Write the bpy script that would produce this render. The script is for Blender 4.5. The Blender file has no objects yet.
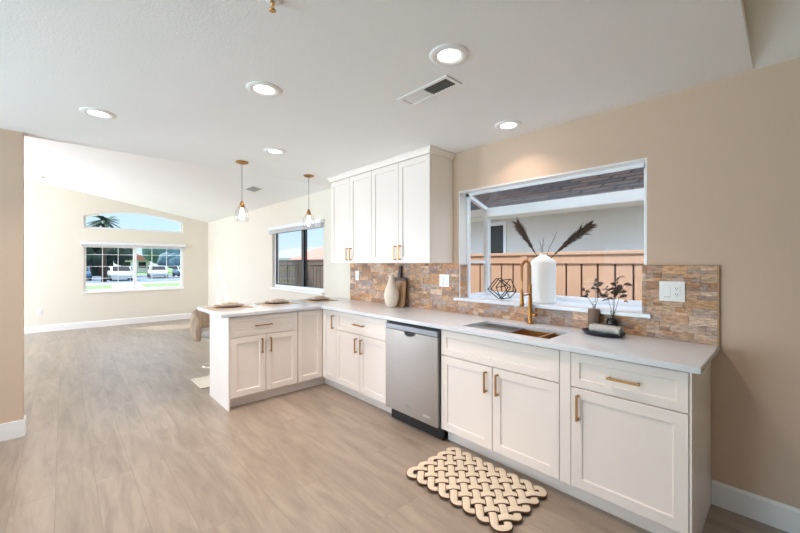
import bpy, bmesh, math, random
from mathutils import Vector, Matrix, noise
PI = math.pi
random.seed(7)
S = bpy.context.scene
COL = S.collection

# ------------------------------------------------------------------ camera, sky, sun, exposure
cam = bpy.data.cameras.new('camera'); camo = bpy.data.objects.new('camera', cam); COL.objects.link(camo)
cam.sensor_width = 36.0; cam.lens = 36.0 * 361.54 / 800.0
cam.shift_y = -(266.5 - 263.35) / 800.0
cam.clip_start = 0.05; cam.clip_end = 500
camo.location = (0, -2.7405, 1.383)
camo.rotation_euler = (PI / 2, 0, PI / 2 - 0.7498)
S.camera = camo

W = bpy.data.worlds.new('sky'); S.world = W; W.use_nodes = True
nt = W.node_tree; nt.nodes.clear()
tc = nt.nodes.new('ShaderNodeTexCoord'); sx = nt.nodes.new('ShaderNodeSeparateXYZ')
rp = nt.nodes.new('ShaderNodeValToRGB'); bg = nt.nodes.new('ShaderNodeBackground'); ow = nt.nodes.new('ShaderNodeOutputWorld')
nt.links.new(tc.outputs['Generated'], sx.inputs[0]); nt.links.new(sx.outputs['Z'], rp.inputs[0])
nt.links.new(rp.outputs[0], bg.inputs['Color']); nt.links.new(bg.outputs[0], ow.inputs[0])
e = rp.color_ramp.elements
e[0].position = 0.0; e[0].color = (0.34, 0.415, 0.47, 1)
e[1].position = 0.45; e[1].color = (0.78, 0.92, 1.08, 1)
m_ = e.new(0.14); m_.color = (0.27, 0.385, 0.48, 1)
bg.inputs['Strength'].default_value = 2.1

SUN_DIR = Vector((1.0, 0.8, -1.15)).normalized()
sun = bpy.data.lights.new('sun', 'SUN'); sun.energy = 4.6; sun.color = (1.0, 0.93, 0.82); sun.angle = 0.009
suno = bpy.data.objects.new('sun', sun); COL.objects.link(suno)
suno.rotation_euler = SUN_DIR.to_track_quat('-Z', 'Y').to_euler()
suno.location = (-12, -8, 14)

XF_ = -10.224
def area(name, loc, dirv, sx_, sy_, power, color, spread=PI):
    l = bpy.data.lights.new(name, 'AREA'); l.shape = 'RECTANGLE'; l.size = sx_; l.size_y = sy_
    l.energy = power; l.color = color; l.spread = spread
    o = bpy.data.objects.new(name, l); COL.objects.link(o); o.location = loc
    o.rotation_euler = Vector(dirv).to_track_quat('-Z', 'Z').to_euler(); return o
FILL_TINT = (0.80, 0.87, 1.0)  # cool daylight tint of the added fill lights
area('fill_living_left', (-8.6, -6.6, 1.45), (0, 1, -0.3), 2.7, 2.1, 300, FILL_TINT)  # added fill from an unseen opening, brightens the living room
area('fill_kitchen_left', (-2.9, -6.6, 1.1), (0, 1, 0.75), 2.4, 2.0, 120, (0.63, 0.83, 1.0), 2.2)  # added fill tilted upward to lift the kitchen ceiling
area('fill_behind_viewer', (2.98, -3.9, 1.1), (-1, 0, 0.2), 2.4, 2.0, 2, FILL_TINT)  # added weak fill from behind the viewer
POT_POWER = 7.0; POT_COLOR = (1.0, 0.80, 0.67)

S.view_settings.view_transform = 'Standard'; S.view_settings.look = 'None'
S.view_settings.gamma = 1.0; S.view_settings.exposure = 0.2; S.view_settings.use_curve_mapping = False
cy = S.cycles
cy.use_denoising = True; cy.max_bounces = 10; cy.diffuse_bounces = 6; cy.glossy_bounces = 4
cy.transparent_max_bounces = 16; cy.transmission_bounces = 6; cy.sample_clamp_indirect = 6.0
cy.caustics_reflective = False; cy.caustics_refractive = False

# ------------------------------------------------------------------ materials
def s2l(c):
    c = c / 255.0
    return c / 12.92 if c <= 0.04045 else ((c + 0.055) / 1.055) ** 2.4
def rgb(r, g, b): return (s2l(r), s2l(g), s2l(b), 1)
MATS = {}
def mat(name, col, rough=0.5, metal=0.0, var=0.06, scale=6.0, bump=0.0, bscale=60.0, stretch=(1, 1, 1), spec=0.5, **kw):
    if name in MATS: return MATS[name]
    m = bpy.data.materials.new(name); m.use_nodes = True; n = m.node_tree; b = n.nodes['Principled BSDF']
    b.inputs['Roughness'].default_value = rough; b.inputs['Metallic'].default_value = metal
    b.inputs['Specular IOR Level'].default_value = spec
    for k, v in kw.items(): b.inputs[k.replace('_', ' ')].default_value = v
    t = n.nodes.new('ShaderNodeTexCoord'); mp = n.nodes.new('ShaderNodeMapping'); mp.inputs['Scale'].default_value = stretch
    n.links.new(t.outputs['Object'], mp.inputs[0])
    nz = n.nodes.new('ShaderNodeTexNoise'); nz.inputs['Scale'].default_value = scale; nz.inputs['Detail'].default_value = 4
    n.links.new(mp.outputs[0], nz.inputs['Vector'])
    mx = n.nodes.new('ShaderNodeMix'); mx.data_type = 'RGBA'
    mx.inputs[6].default_value = tuple(max(0, x * (1 - var)) for x in col[:3]) + (1,)
    mx.inputs[7].default_value = tuple(min(1, x * (1 + var)) for x in col[:3]) + (1,)
    n.links.new(nz.outputs['Fac'], mx.inputs[0]); n.links.new(mx.outputs[2], b.inputs['Base Color'])
    if bump:
        n2 = n.nodes.new('ShaderNodeTexNoise'); n2.inputs['Scale'].default_value = bscale; n2.inputs['Detail'].default_value = 3
        n.links.new(mp.outputs[0], n2.inputs['Vector'])
        bp = n.nodes.new('ShaderNodeBump'); bp.inputs['Strength'].default_value = bump; bp.inputs['Distance'].default_value = 0.01
        n.links.new(n2.outputs['Fac'], bp.inputs['Height']); n.links.new(bp.outputs[0], b.inputs['Normal'])
    MATS[name] = m; return m

def glass_mat(name, tint, gloss=0.06, rough=0.0):
    m = bpy.data.materials.new(name); m.use_nodes = True; n = m.node_tree; n.nodes.clear()
    o = n.nodes.new('ShaderNodeOutputMaterial'); t = n.nodes.new('ShaderNodeBsdfTransparent'); g = n.nodes.new('ShaderNodeBsdfGlossy')
    t.inputs[0].default_value = tint; g.inputs['Roughness'].default_value = rough
    f = n.nodes.new('ShaderNodeLayerWeight'); f.inputs['Blend'].default_value = 0.5
    pw = n.nodes.new('ShaderNodeMath'); pw.operation = 'POWER'; pw.inputs[1].default_value = 4.0; n.links.new(f.outputs['Facing'], pw.inputs[0])
    mm = n.nodes.new('ShaderNodeMath'); mm.operation = 'MULTIPLY_ADD'; mm.inputs[1].default_value = 0.6; mm.inputs[2].default_value = gloss
    n.links.new(pw.outputs[0], mm.inputs[0])
    x = n.nodes.new('ShaderNodeMixShader'); n.links.new(mm.outputs[0], x.inputs[0]); n.links.new(t.outputs[0], x.inputs[1]); n.links.new(g.outputs[0], x.inputs[2])
    n.links.new(x.outputs[0], o.inputs[0]); MATS[name] = m; return m

def emit_mat(name, col, st):
    m = bpy.data.materials.new(name); m.use_nodes = True; b = m.node_tree.nodes['Principled BSDF']
    b.inputs['Base Color'].default_value = (0.9, 0.9, 0.88, 1)
    b.inputs['Emission Color'].default_value = col; b.inputs['Emission Strength'].default_value = st; MATS[name] = m; return m

M_wall = mat('wall_paint', rgb(214, 189, 168), 0.75, var=0.015, scale=1.5, bump=0.05, bscale=180, spec=0.3)
M_wall_daylit = mat('wall_paint_daylit', rgb(231, 225, 212), 0.75, var=0.015, scale=1.5, bump=0.05, bscale=180, spec=0.3)  # brighter copy of the wall paint, daylight put into the colour
M_ceil = mat('ceiling_paint', rgb(245, 245, 245), 0.85, var=0.015, scale=1.2, bump=0.12, bscale=90, spec=0.2)
M_trim = mat('trim_paint', rgb(244, 243, 242), 0.4, var=0.01)
M_cab = mat('cabinet_paint', rgb(243, 233, 226), 0.38, var=0.012, scale=2)
M_inner = mat('cabinet_gap', rgb(140, 115, 90), 0.7)
M_quartz = mat('quartz', rgb(222, 226, 233), 0.14, var=0.04, scale=14, spec=0.55)
M_brass = mat('brushed_brass', rgb(182, 134, 80), 0.32, 1.0, var=0.08, scale=40)
M_bronze = mat('brass_sink', rgb(206, 160, 104), 0.42, 1.0, var=0.08, scale=20)
M_steel = mat('stainless_steel', rgb(178, 173, 167), 0.36, 1.0, var=0.05, scale=5, stretch=(1, 1, 30))
M_dsteel = mat('dark_steel', rgb(150, 154, 160), 0.4, 0.8, var=0.05)
M_black = mat('black_plastic', rgb(22, 21, 21), 0.45)
M_bmetal = mat('black_metal', rgb(30, 28, 27), 0.4, 0.6)
M_plate = mat('white_plastic', rgb(240, 238, 236), 0.35, var=0.01)
M_slot = mat('dark_slot', rgb(60, 56, 52), 0.6)
M_vinyl = mat('white_vinyl', rgb(240, 243, 247), 0.35, var=0.01)
M_alum = mat('dark_bronze_frame', rgb(70, 72, 76), 0.4, 0.5)
M_blind = mat('blind_slats', rgb(228, 228, 230), 0.6, var=0.03, scale=3)
M_ceramic = mat('white_ceramic', rgb(240, 238, 236), 0.35, var=0.015, bump=0.06, bscale=25)
M_cream = mat('cream_ceramic', rgb(228, 216, 200), 0.55, var=0.04, bump=0.15, bscale=40)
M_walnut = mat('walnut', rgb(66, 44, 32), 0.5, var=0.25, scale=6, stretch=(8, 8, 1))
M_maple = mat('maple', rgb(176, 138, 104), 0.5, var=0.15, scale=6, stretch=(8, 8, 1))
M_plume = mat('brown_plume', rgb(62, 46, 36), 0.8, var=0.25, scale=30)
M_stem = mat('dark_stem', rgb(58, 48, 38), 0.7, var=0.2)
M_leaf = mat('dark_leaf', rgb(66, 52, 42), 0.5, var=0.35, scale=25)
M_leafo = mat('orange_leaf', rgb(206, 128, 70), 0.6, var=0.2, scale=25)
M_stoneb = mat('brown_bottle', rgb(120, 100, 84), 0.55, var=0.12, scale=20)
M_darkg = mat('black_bottle', rgb(20, 20, 24), 0.12)
M_tray = mat('navy_glaze', rgb(30, 34, 46), 0.12, var=0.3, scale=12)
M_towel = mat('towel', rgb(250, 247, 242), 0.9, var=0.05, bump=0.6, bscale=220)
M_mat = mat('woven_reed', rgb(206, 186, 162), 0.8, var=0.25, scale=60, stretch=(1, 8, 1), bump=0.4, bscale=120)
M_platec = mat('plate_glaze', rgb(158, 132, 112), 0.35, var=0.15, scale=12)
M_napkin = mat('linen', rgb(228, 214, 198), 0.9, var=0.08, scale=30, bump=0.3, bscale=150)
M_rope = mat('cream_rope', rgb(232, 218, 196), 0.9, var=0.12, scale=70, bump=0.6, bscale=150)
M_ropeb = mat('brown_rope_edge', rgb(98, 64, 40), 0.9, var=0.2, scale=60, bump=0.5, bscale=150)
M_fur = mat('beige_boucle', rgb(190, 170, 150), 0.95, var=0.35, scale=18, stretch=(2, 2, 0.5), bump=0.9, bscale=60)
M_seat = mat('grey_seat', rgb(196, 192, 188), 0.6, var=0.05)
M_gold = mat('gold_lit_pale', rgb(246, 238, 224), 0.25, 0.4, var=0.04)  # sun and reflected brightness put into the pale metal colour
M_cord = mat('grey_cord', rgb(120, 120, 122), 0.6)
M_glass = glass_mat('window_glass', (0.97, 0.99, 1.0, 1), 0.003)
M_shade = glass_mat('shade_glass', (0.97, 0.97, 0.97, 1), 0.03)
M_vial = glass_mat('vial_glass', (0.88, 0.9, 0.9, 1), 0.08)
M_lens = emit_mat('lamp_lens', (1, 0.96, 0.9, 1), 6.0)
M_bulb = emit_mat('bulb_glow', (1, 0.82, 0.55, 1), 9.0)

def floor_material():
    m = bpy.data.materials.new('oak_planks'); m.use_nodes = True; n = m.node_tree; b = n.nodes['Principled BSDF']; L = n.links.new
    t = n.nodes.new('ShaderNodeTexCoord')
    br = n.nodes.new('ShaderNodeTexBrick'); br.offset = 0.37; br.offset_frequency = 3; br.squash = 1
    br.inputs['Color1'].default_value = rgb(170, 155, 141); br.inputs['Color2'].default_value = rgb(158, 144, 130)
    br.inputs['Mortar'].default_value = rgb(136, 122, 109); br.inputs['Scale'].default_value = 1
    br.inputs['Mortar Size'].default_value = 0.0012; br.inputs['Brick Width'].default_value = 1.5; br.inputs['Row Height'].default_value = 0.185
    br.inputs['Bias'].default_value = 0.0
    L(t.outputs['Object'], br.inputs['Vector'])
    mp = n.nodes.new('ShaderNodeMapping'); mp.inputs['Scale'].default_value = (1.3, 8, 1); L(t.outputs['Object'], mp.inputs[0])
    ad = n.nodes.new('ShaderNodeVectorMath'); ad.operation = 'MULTIPLY_ADD'; ad.inputs[1].default_value = (9, 9, 9)
    L(br.outputs['Color'], ad.inputs[0]); L(mp.outputs[0], ad.inputs[2])
    nz = n.nodes.new('ShaderNodeTexNoise'); nz.inputs['Scale'].default_value = 1.6; nz.inputs['Detail'].default_value = 9; nz.inputs['Roughness'].default_value = 0.66; nz.inputs['Distortion'].default_value = 0.6
    L(ad.outputs[0], nz.inputs['Vector'])
    cr = n.nodes.new('ShaderNodeValToRGB'); ce = cr.color_ramp.elements
    ce[0].position = 0.3; ce[0].color = (0.70, 0.68, 0.66, 1); ce[1].position = 0.62; ce[1].color = (1.05, 1.05, 1.05, 1)
    L(nz.outputs['Fac'], cr.inputs[0])
    mx = n.nodes.new('ShaderNodeMix'); mx.data_type = 'RGBA'; mx.blend_type = 'MULTIPLY'; mx.inputs[0].default_value = 1
    L(br.outputs['Color'], mx.inputs[6]); L(cr.outputs[0], mx.inputs[7]); L(mx.outputs[2], b.inputs['Base Color'])
    b.inputs['Roughness'].default_value = 0.36; b.inputs['Specular IOR Level'].default_value = 0.7
    bp = n.nodes.new('ShaderNodeBump'); bp.inputs['Strength'].default_value = 0.12; bp.inputs['Distance'].default_value = 0.004
    L(nz.outputs['Fac'], bp.inputs['Height']); L(bp.outputs[0], b.inputs['Normal'])
    return m
M_floor = floor_material()

def attr_material(name, rough, scale, amp, bump):
    m = bpy.data.materials.new(name); m.use_nodes = True; n = m.node_tree; b = n.nodes['Principled BSDF']; L = n.links.new
    a = n.nodes.new('ShaderNodeVertexColor'); a.layer_name = 'tint'
    t = n.nodes.new('ShaderNodeTexCoord'); mp = n.nodes.new('ShaderNodeMapping'); mp.inputs['Scale'].default_value = (1, 1, 3)
    L(t.outputs['Object'], mp.inputs[0])
    nz = n.nodes.new('ShaderNodeTexNoise'); nz.inputs['Scale'].default_value = scale; nz.inputs['Detail'].default_value = 7; nz.inputs['Roughness'].default_value = 0.65
    L(mp.outputs[0], nz.inputs['Vector'])
    cr = n.nodes.new('ShaderNodeValToRGB'); ce = cr.color_ramp.elements
    ce[0].position = 0.34; ce[0].color = (1 - amp, 1 - amp * 1.08, 1 - amp * 1.16, 1); ce[1].position = 0.64; ce[1].color = (1 + amp * .45, 1 + amp * .42, 1 + amp * .38, 1)
    L(nz.outputs['Fac'], cr.inputs[0])
    mx = n.nodes.new('ShaderNodeMix'); mx.data_type = 'RGBA'; mx.blend_type = 'MULTIPLY'; mx.inputs[0].default_value = 1
    L(a.outputs['Color'], mx.inputs[6]); L(cr.outputs[0], mx.inputs[7]); L(mx.outputs[2], b.inputs['Base Color'])
    b.inputs['Roughness'].default_value = rough
    bp = n.nodes.new('ShaderNodeBump'); bp.inputs['Strength'].default_value = bump; bp.inputs['Distance'].default_value = 0.006
    L(nz.outputs['Fac'], bp.inputs['Height']); L(bp.outputs[0], b.inputs['Normal'])
    return m
M_stone = attr_material('ledger_stone', 0.62, 38, 0.42, 0.5)

# ------------------------------------------------------------------ mesh helpers
ORG = {}
class MB:
    def __init__(self): self.bm = bmesh.new()
    def box(self, x0, x1, y0, y1, z0, z1, bev=0.0):
        t = bmesh.new(); bmesh.ops.create_cube(t, size=1.0)
        for v in t.verts:
            v.co = Vector(((x0 + x1) / 2 + v.co.x * (x1 - x0), (y0 + y1) / 2 + v.co.y * (y1 - y0), (z0 + z1) / 2 + v.co.z * (z1 - z0)))
        if bev: bmesh.ops.bevel(t, geom=t.edges[:], offset=bev, segments=2, affect='EDGES', profile=0.5)
        return self.merge(t)
    def merge(self, t, M=None, mi=None):
        if M is not None: bmesh.ops.transform(t, matrix=M, verts=t.verts)
        if mi is not None:
            for f in t.faces: f.material_index = mi
        me = bpy.data.meshes.new('_t'); t.to_mesh(me); t.free(); self.bm.from_mesh(me); bpy.data.meshes.remove(me); return self
    def poly(self, pts): 
        vs = [self.bm.verts.new(p) for p in pts]; return self.bm.faces.new(vs)
    def prism(self, pts, vec, bev=0.0):
        t = bmesh.new(); a = [t.verts.new(p) for p in pts]; b = [t.verts.new(Vector(p) + Vector(vec)) for p in pts]
        n = len(pts); t.faces.new(a); t.faces.new(b[::-1])
        for i in range(n): t.faces.new((a[i], b[i], b[(i + 1) % n], a[(i + 1) % n]))
        bmesh.ops.recalc_face_normals(t, faces=t.faces[:])
        if bev: bmesh.ops.bevel(t, geom=t.edges[:], offset=bev, segments=2, affect='EDGES')
        return self.merge(t)
    def tube(self, path, r, seg=8, closed=False, flat=None):
        path = [Vector(p) for p in path]; n = len(path); rings = []
        prevn = None
        for i, p in enumerate(path):
            a = path[(i - 1) % n] if (closed or i > 0) else p; b = path[(i + 1) % n] if (closed or i < n - 1) else p
            d = (b - a).normalized() if (b - a).length > 1e-9 else Vector((0, 0, 1))
            if flat: up = Vector((0, 0, 1)); sd = d.cross(up).normalized(); up = sd.cross(d)
            else:
                if prevn is None:
                    ref = Vector((0, 0, 1)) if abs(d.z) < 0.9 else Vector((1, 0, 0)); sd = d.cross(ref).normalized()
                else: sd = (prevn - d * prevn.dot(d)).normalized()
                prevn = sd; up = sd.cross(d)
            rr = r[i] if isinstance(r, (list, tuple)) else r
            w, h = (flat if flat else (rr, rr))
            rings.append([self.bm.verts.new(p + sd * math.cos(2 * PI * k / seg) * w + up * math.sin(2 * PI * k / seg) * h) for k in range(seg)])
        m = n if closed else n - 1
        for i in range(m):
            A, B = rings[i], rings[(i + 1) % n]
            for k in range(seg):
                f = self.bm.faces.new((A[k], A[(k + 1) % seg], B[(k + 1) % seg], B[k])); f.smooth = True
                if flat:
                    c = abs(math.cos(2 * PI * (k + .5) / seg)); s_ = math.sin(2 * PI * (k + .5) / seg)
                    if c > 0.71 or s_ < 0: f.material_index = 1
        if not closed:
            self.bm.faces.new(rings[0][::-1]); self.bm.faces.new(rings[-1])
        return self
    def lathe(self, prof, c=(0, 0, 0), seg=32, M=None):
        rings = []; c = Vector(c)
        for r, z in prof:
            if r < 1e-6: rings.append([self.bm.verts.new(c + Vector((0, 0, z)))])
            else: rings.append([self.bm.verts.new(c + Vector((r * math.cos(2 * PI * k / seg), r * math.sin(2 * PI * k / seg), z))) for k in range(seg)])
        for A, B in zip(rings[:-1], rings[1:]):
            for k in range(seg):
                k2 = (k + 1) % seg
                if len(A) == 1 and len(B) == 1: continue
                if len(A) == 1: f = self.bm.faces.new((A[0], B[k2], B[k]))
                elif len(B) == 1: f = self.bm.faces.new((A[k], A[k2], B[0]))
                else: f = self.bm.faces.new((A[k], A[k2], B[k2], B[k]))
                f.smooth = True
        return self
    def build(self, name, m, parent=None, loc=None, recalc=True):
        if recalc: bmesh.ops.recalc_face_normals(self.bm, faces=self.bm.faces[:])
        me = bpy.data.meshes.new(name); 
        if parent is not None: o_ = ORG[parent.name]
        elif loc is not None: o_ = Vector(loc)
        else:
            xs = [v.co for v in self.bm.verts]
            lo = Vector([min(v[i] for v in xs) for i in range(3)]); hi = Vector([max(v[i] for v in xs) for i in range(3)])
            o_ = Vector(((lo.x + hi.x) / 2, (lo.y + hi.y) / 2, lo.z))
        for v in self.bm.verts: v.co -= o_
        self.bm.to_mesh(me); self.bm.free()
        for mm in (m if isinstance(m, (list, tuple)) else [m]): me.materials.append(mm)
        o = bpy.data.objects.new(name, me); COL.objects.link(o)
        if parent is not None: o.parent = parent
        else: o.location = o_
        ORG[o.name] = o_.copy(); return o

def tag(o, label, cat, group=None, kind=None):
    o['label'] = label; o['category'] = cat
    if group: o['group'] = group
    if kind: o['kind'] = kind
    return o
def thing(name, label, cat, loc, group=None):
    o = bpy.data.objects.new(name, None); COL.objects.link(o); o.location = loc; o.empty_display_size = 0.1
    ORG[o.name] = Vector(loc); return tag(o, label, cat, group)
def struct(o, label, cat): return tag(o, label, cat, None, 'structure')
def copy_tree(o, parent=None):
    c = o.copy(); COL.objects.link(c); ORG[c.name] = ORG[o.name].copy()
    if parent is not None: c.parent = parent
    for ch in list(o.children): copy_tree(ch, c)
    return c
def smooth(o):
    for p in o.data.polygons: p.use_smooth = True
    return o

# ------------------------------------------------------------------ measures
H = 2.432; SL = 0.1866
XF = -10.224; YL = -6.5; XB = 3.0
XE = -4.286          # edge between flat kitchen ceiling and vaulted living room
XV = -0.13           # edge between flat kitchen ceiling and vault on the right
GZ = -0.35           # ground outside
WT = 0.10

# ------------------------------------------------------------------ structure
struct(MB().box(XF - WT, XB + WT, YL - WT, WT, -0.12, 0.0).build('floor', M_floor, loc=(0, 0, 0)), 'light greige oak plank floor through kitchen and living room', 'floor')

def wall_cells(name, us, zs, holes, mk, label, m=None):
    """holes: list of (u0,u1,z0,z1); mk(u0,u1,z0,z1,mb) adds one block"""
    mb = MB()
    for a, b in zip(us[:-1], us[1:]):
        runs = []
        for c, d in zip(zs[:-1], zs[1:]):
            um, zm = (a + b) / 2, (c + d) / 2
            if any(h[0] < um < h[1] and h[2] < zm < h[3] for h in holes): continue
            if runs and abs(runs[-1][1] - c) < 1e-6: runs[-1][1] = d
            else: runs.append([c, d])
        for c, d in runs: mk(a, b, c, d, mb)
    bmesh.ops.remove_doubles(mb.bm, verts=mb.bm.verts[:], dist=1e-5)
    return struct(mb.build(name, m or M_wall), label, 'wall')

GWX0, GWX1, GWZ0, GWZ1 = -2.124, -0.618, 1.040, 2.062      # garden window opening
SWX0, SWX1, SWZ0, SWZ1 = -6.30, -4.56, 0.93, 1.985         # living side window
FWY0, FWY1, FWZ0, FWZ1 = -2.425, -0.563, 0.745, 1.80       # far window
AY0, AY1, AZ0, AZE, AZP = -2.425, -0.575, 2.135, 2.40, 2.56  # arched window: bottom, end height, peak height
def arch_z(y):
    u = (y - (AY0 + AY1) / 2) / ((AY1 - AY0) / 2); return AZE + (AZP - AZE) * (1 - u * u)

mkr = lambda a, b, c, d, mb: mb.box(a, b, 0, WT, c, d)
wall_cells('wall_right', [-3.87, GWX0, GWX1, XB + WT], [-0.35, GWZ0, GWZ1, 2.50], [(GWX0, GWX1, GWZ0, GWZ1)], mkr, 'warm beige kitchen wall behind the sink counter with the garden window')
wall_cells('wall_living_right', [XF - WT, SWX0, SWX1, -3.87], [-0.35, SWZ0, SWZ1, 2.50], [(SWX0, SWX1, SWZ0, SWZ1)], mkr, 'living room wall, daylight put into its colour, with the two-pane side window', M_wall_daylit)

mb = MB()
def fbox(y0, y1, z0, z1): mb.box(XF - WT, XF, y0, y1, z0, z1)
ZT = 4.0
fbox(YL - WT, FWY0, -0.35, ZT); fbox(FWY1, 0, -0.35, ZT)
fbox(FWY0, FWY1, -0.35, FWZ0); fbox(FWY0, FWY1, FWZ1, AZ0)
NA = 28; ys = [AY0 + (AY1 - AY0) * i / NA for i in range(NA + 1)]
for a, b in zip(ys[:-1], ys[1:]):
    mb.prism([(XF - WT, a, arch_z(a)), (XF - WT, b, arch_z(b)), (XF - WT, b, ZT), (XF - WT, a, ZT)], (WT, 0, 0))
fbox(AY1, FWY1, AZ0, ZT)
struct(mb.build('wall_far', M_wall_daylit), 'far living room wall, daylight put into its colour, with window and arched window', 'wall')

wall_cells('wall_left', [XF, -9.95, -7.3, -3.3, -0.5, XB], [0, 0.4, 2.1, 2.5, 4.0],
           [(-9.95, -7.3, 0.4, 2.5), (-3.3, -0.5, 0.0, 2.1)],
           lambda a, b, c, d, mb: mb.box(a, b, YL - WT, YL, c, d), 'beige wall on the left side of the house')
wall_cells('wall_back', [YL, -5.1, -2.7, 0], [0, 2.1, 4.0], [(-5.1, -2.7, 0, 2.1)],
           lambda a, b, c, d, mb: mb.box(XB, XB + WT, a, b, c, d), 'beige wall behind the viewer')
struct(MB().box(XE, -4.171, YL, -2.977, 0, H).build('wall_partition', M_wall), 'beige partition wall end at the left edge of the kitchen', 'wall')

struct(MB().box(XE, XV, YL, 0, H, H + 0.05).build('ceiling', M_ceil), 'flat white kitchen ceiling with recessed lights', 'ceiling')
def vault(name, x0, x1, label):
    return struct(MB().prism([(x0, 0, H), (x0, YL, H - SL * YL), (x0, YL, H - SL * YL + 0.1), (x0, 0, H + 0.1)], (x1 - x0, 0, 0)).build(name, M_ceil), label, 'ceiling')
vault('ceiling_living', XF, XE, 'white sloped ceiling of the living room')
vault('ceiling_vault', XV, XB, 'sloped ceiling beyond the flat kitchen ceiling on the right')
for nm, x0, lab in (('wall_header_living', XE, 'wall above the flat ceiling edge facing the living room'), ('wall_header_kitchen', XV - 0.05, 'wall above the flat ceiling edge at the right')):
    struct(MB().prism([(x0, 0, H + .05), (x0, YL, H + .05), (x0, YL, H - SL * YL + 0.02), (x0, 0, H + 0.052)], (0.05, 0, 0)).build(nm, M_ceil if 'living' in nm else M_wall), lab, 'wall')

def baseboard(name, pts, label):
    """pts: polyline on floor, room on the left of travel"""
    mb = MB()
    for (ax, ay), (bx, by) in zip(pts[:-1], pts[1:]):
        d = Vector((bx - ax, by - ay, 0)).normalized(); n = Vector((-d.y, d.x, 0))
        prof = [(0, 0), (0.014, 0), (0.014, 0.118), (0.006, 0.135), (0, 0.135)]
        mb.prism([Vector((ax, ay, 0)) + n * o + Vector((0, 0, z)) for o, z in prof], (bx - ax, by - ay, 0))
    return struct(mb.build(name, M_trim), label, 'baseboard')
baseboard('baseboard_right', [(XB, 0), (-0.302, 0)], 'white baseboard on the right of the end cabinet')
baseboard('baseboard_living', [(-4.15, 0), (XF, 0)], 'white baseboard under the living room side window')
baseboard('baseboard_far', [(XF, 0), (XF, YL)], 'white baseboard along the far living room wall')
baseboard('baseboard_partition', [(-4.171, YL), (-4.171, -2.977)][::-1], 'x') if False else None
mb = MB(); mb.box(-4.171, -4.157, YL, -2.963, 0, 0.135, 0.003); mb.box(XE, -4.171, -2.977, -2.963, 0, 0.135, 0.003)
struct(mb.build('baseboard_partition', M_trim), 'white baseboard around the partition wall end at left', 'baseboard')

# ------------------------------------------------------------------ windows
def ring_frame(mb, axis, u0, u1, z0, z1, w, d0, d1):
    """rectangular frame; axis 'x' => in XZ plane (d along y), 'y' => in YZ plane (d along x)"""
    def bx(a, b, c, d):
        if axis == 'x': mb.box(a, b, d0, d1, c, d, 0.002)
        else: mb.box(d0, d1, a, b, c, d, 0.002)
    bx(u0, u1, z0, z0 + w); bx(u0, u1, z1 - w, z1); bx(u0, u0 + w, z0 + w, z1 - w); bx(u1 - w, u1, z0 + w, z1 - w)
def pane(mb, axis, u0, u1, z0, z1, d):
    mb.box(u0, u1, d - .002, d + .002, z0, z1) if axis == 'x' else mb.box(d - .002, d + .002, u0, u1, z0, z1)

# living side window
w = thing('window_1', 'two-pane sliding window in the living room side wall', 'window', (-5.43, 0.06, SWZ0)); w['kind'] = 'structure'
mb = MB(); ring_frame(mb, 'x', SWX0, SWX1, SWZ0 + .03, SWZ1, 0.05, 0.04, 0.10); mb.build('window_frame', M_vinyl, w)
mb = MB(); ring_frame(mb, 'x', SWX0 + .05, -5.22, SWZ0 + .08, SWZ1 - .05, 0.022, 0.045, 0.07); mb.box(-5.30, -5.22, 0.042, 0.072, SWZ0 + .08, SWZ1 - .05)
mb.build('sash', M_alum, w)
mb = MB(); ring_frame(mb, 'x', -5.22, SWX1 - .05, SWZ0 + .08, SWZ1 - .05, 0.015, 0.072, 0.095); mb.build('sash', M_alum, w)
mb = MB(); pane(mb, 'x', SWX0 + .06, -5.26, SWZ0 + .08, SWZ1 - .05, 0.06); mb.build('pane', M_glass, w)
mb = MB(); pane(mb, 'x', -5.25, SWX1 - .06, SWZ0 + .08, SWZ1 - .05, 0.084); mb.build('pane', M_glass, w)
mb = MB(); mb.box(SWX0 - .02, SWX1 + .02, -0.03, 0.10, SWZ0 - .002, SWZ0 + .03, 0.004); mb.build('window_sill', M_trim, w)

# far window
w = thing('window_2', 'wide white grid window in the far living room wall', 'window', (XF - .06, -1.49, FWZ0)); w['kind'] = 'structure'
mb = MB(); ring_frame(mb, 'y', FWY0, FWY1, FWZ0 + .03, FWZ1, 0.045, XF - .09, XF - .03); mb.box(XF - .085, XF - .032, -1.565, -1.50, FWZ0 + .06, FWZ1 - .04); mb.build('window_frame', M_vinyl, w)
for a, b in ((FWY0 + .045, -1.565), (-1.50, FWY1 - .045)):
    mb = MB(); pane(mb, 'y', a, b, FWZ0 + .07, FWZ1 - .04, XF - .06); pn = mb.build('pane', M_glass, w)
    mb = MB()
    for k in (1, 2): mb.box(XF - .068, XF - .055, a + (b - a) * k / 3 - .005, a + (b - a) * k / 3 + .005, FWZ0 + .07, FWZ1 - .04)
    for z in (1.055, 1.315, 1.576): mb.box(XF - .067, XF - .056, a, b, z - .005, z + .005)
    mb.build('muntin', M_vinyl, pn)
mb = MB(); mb.box(XF - .10, XF + .03, FWY0 - .02, FWY1 + .02, FWZ0 - .002, FWZ0 + .03, 0.004); mb.build('window_sill', M_trim, w)

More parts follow.
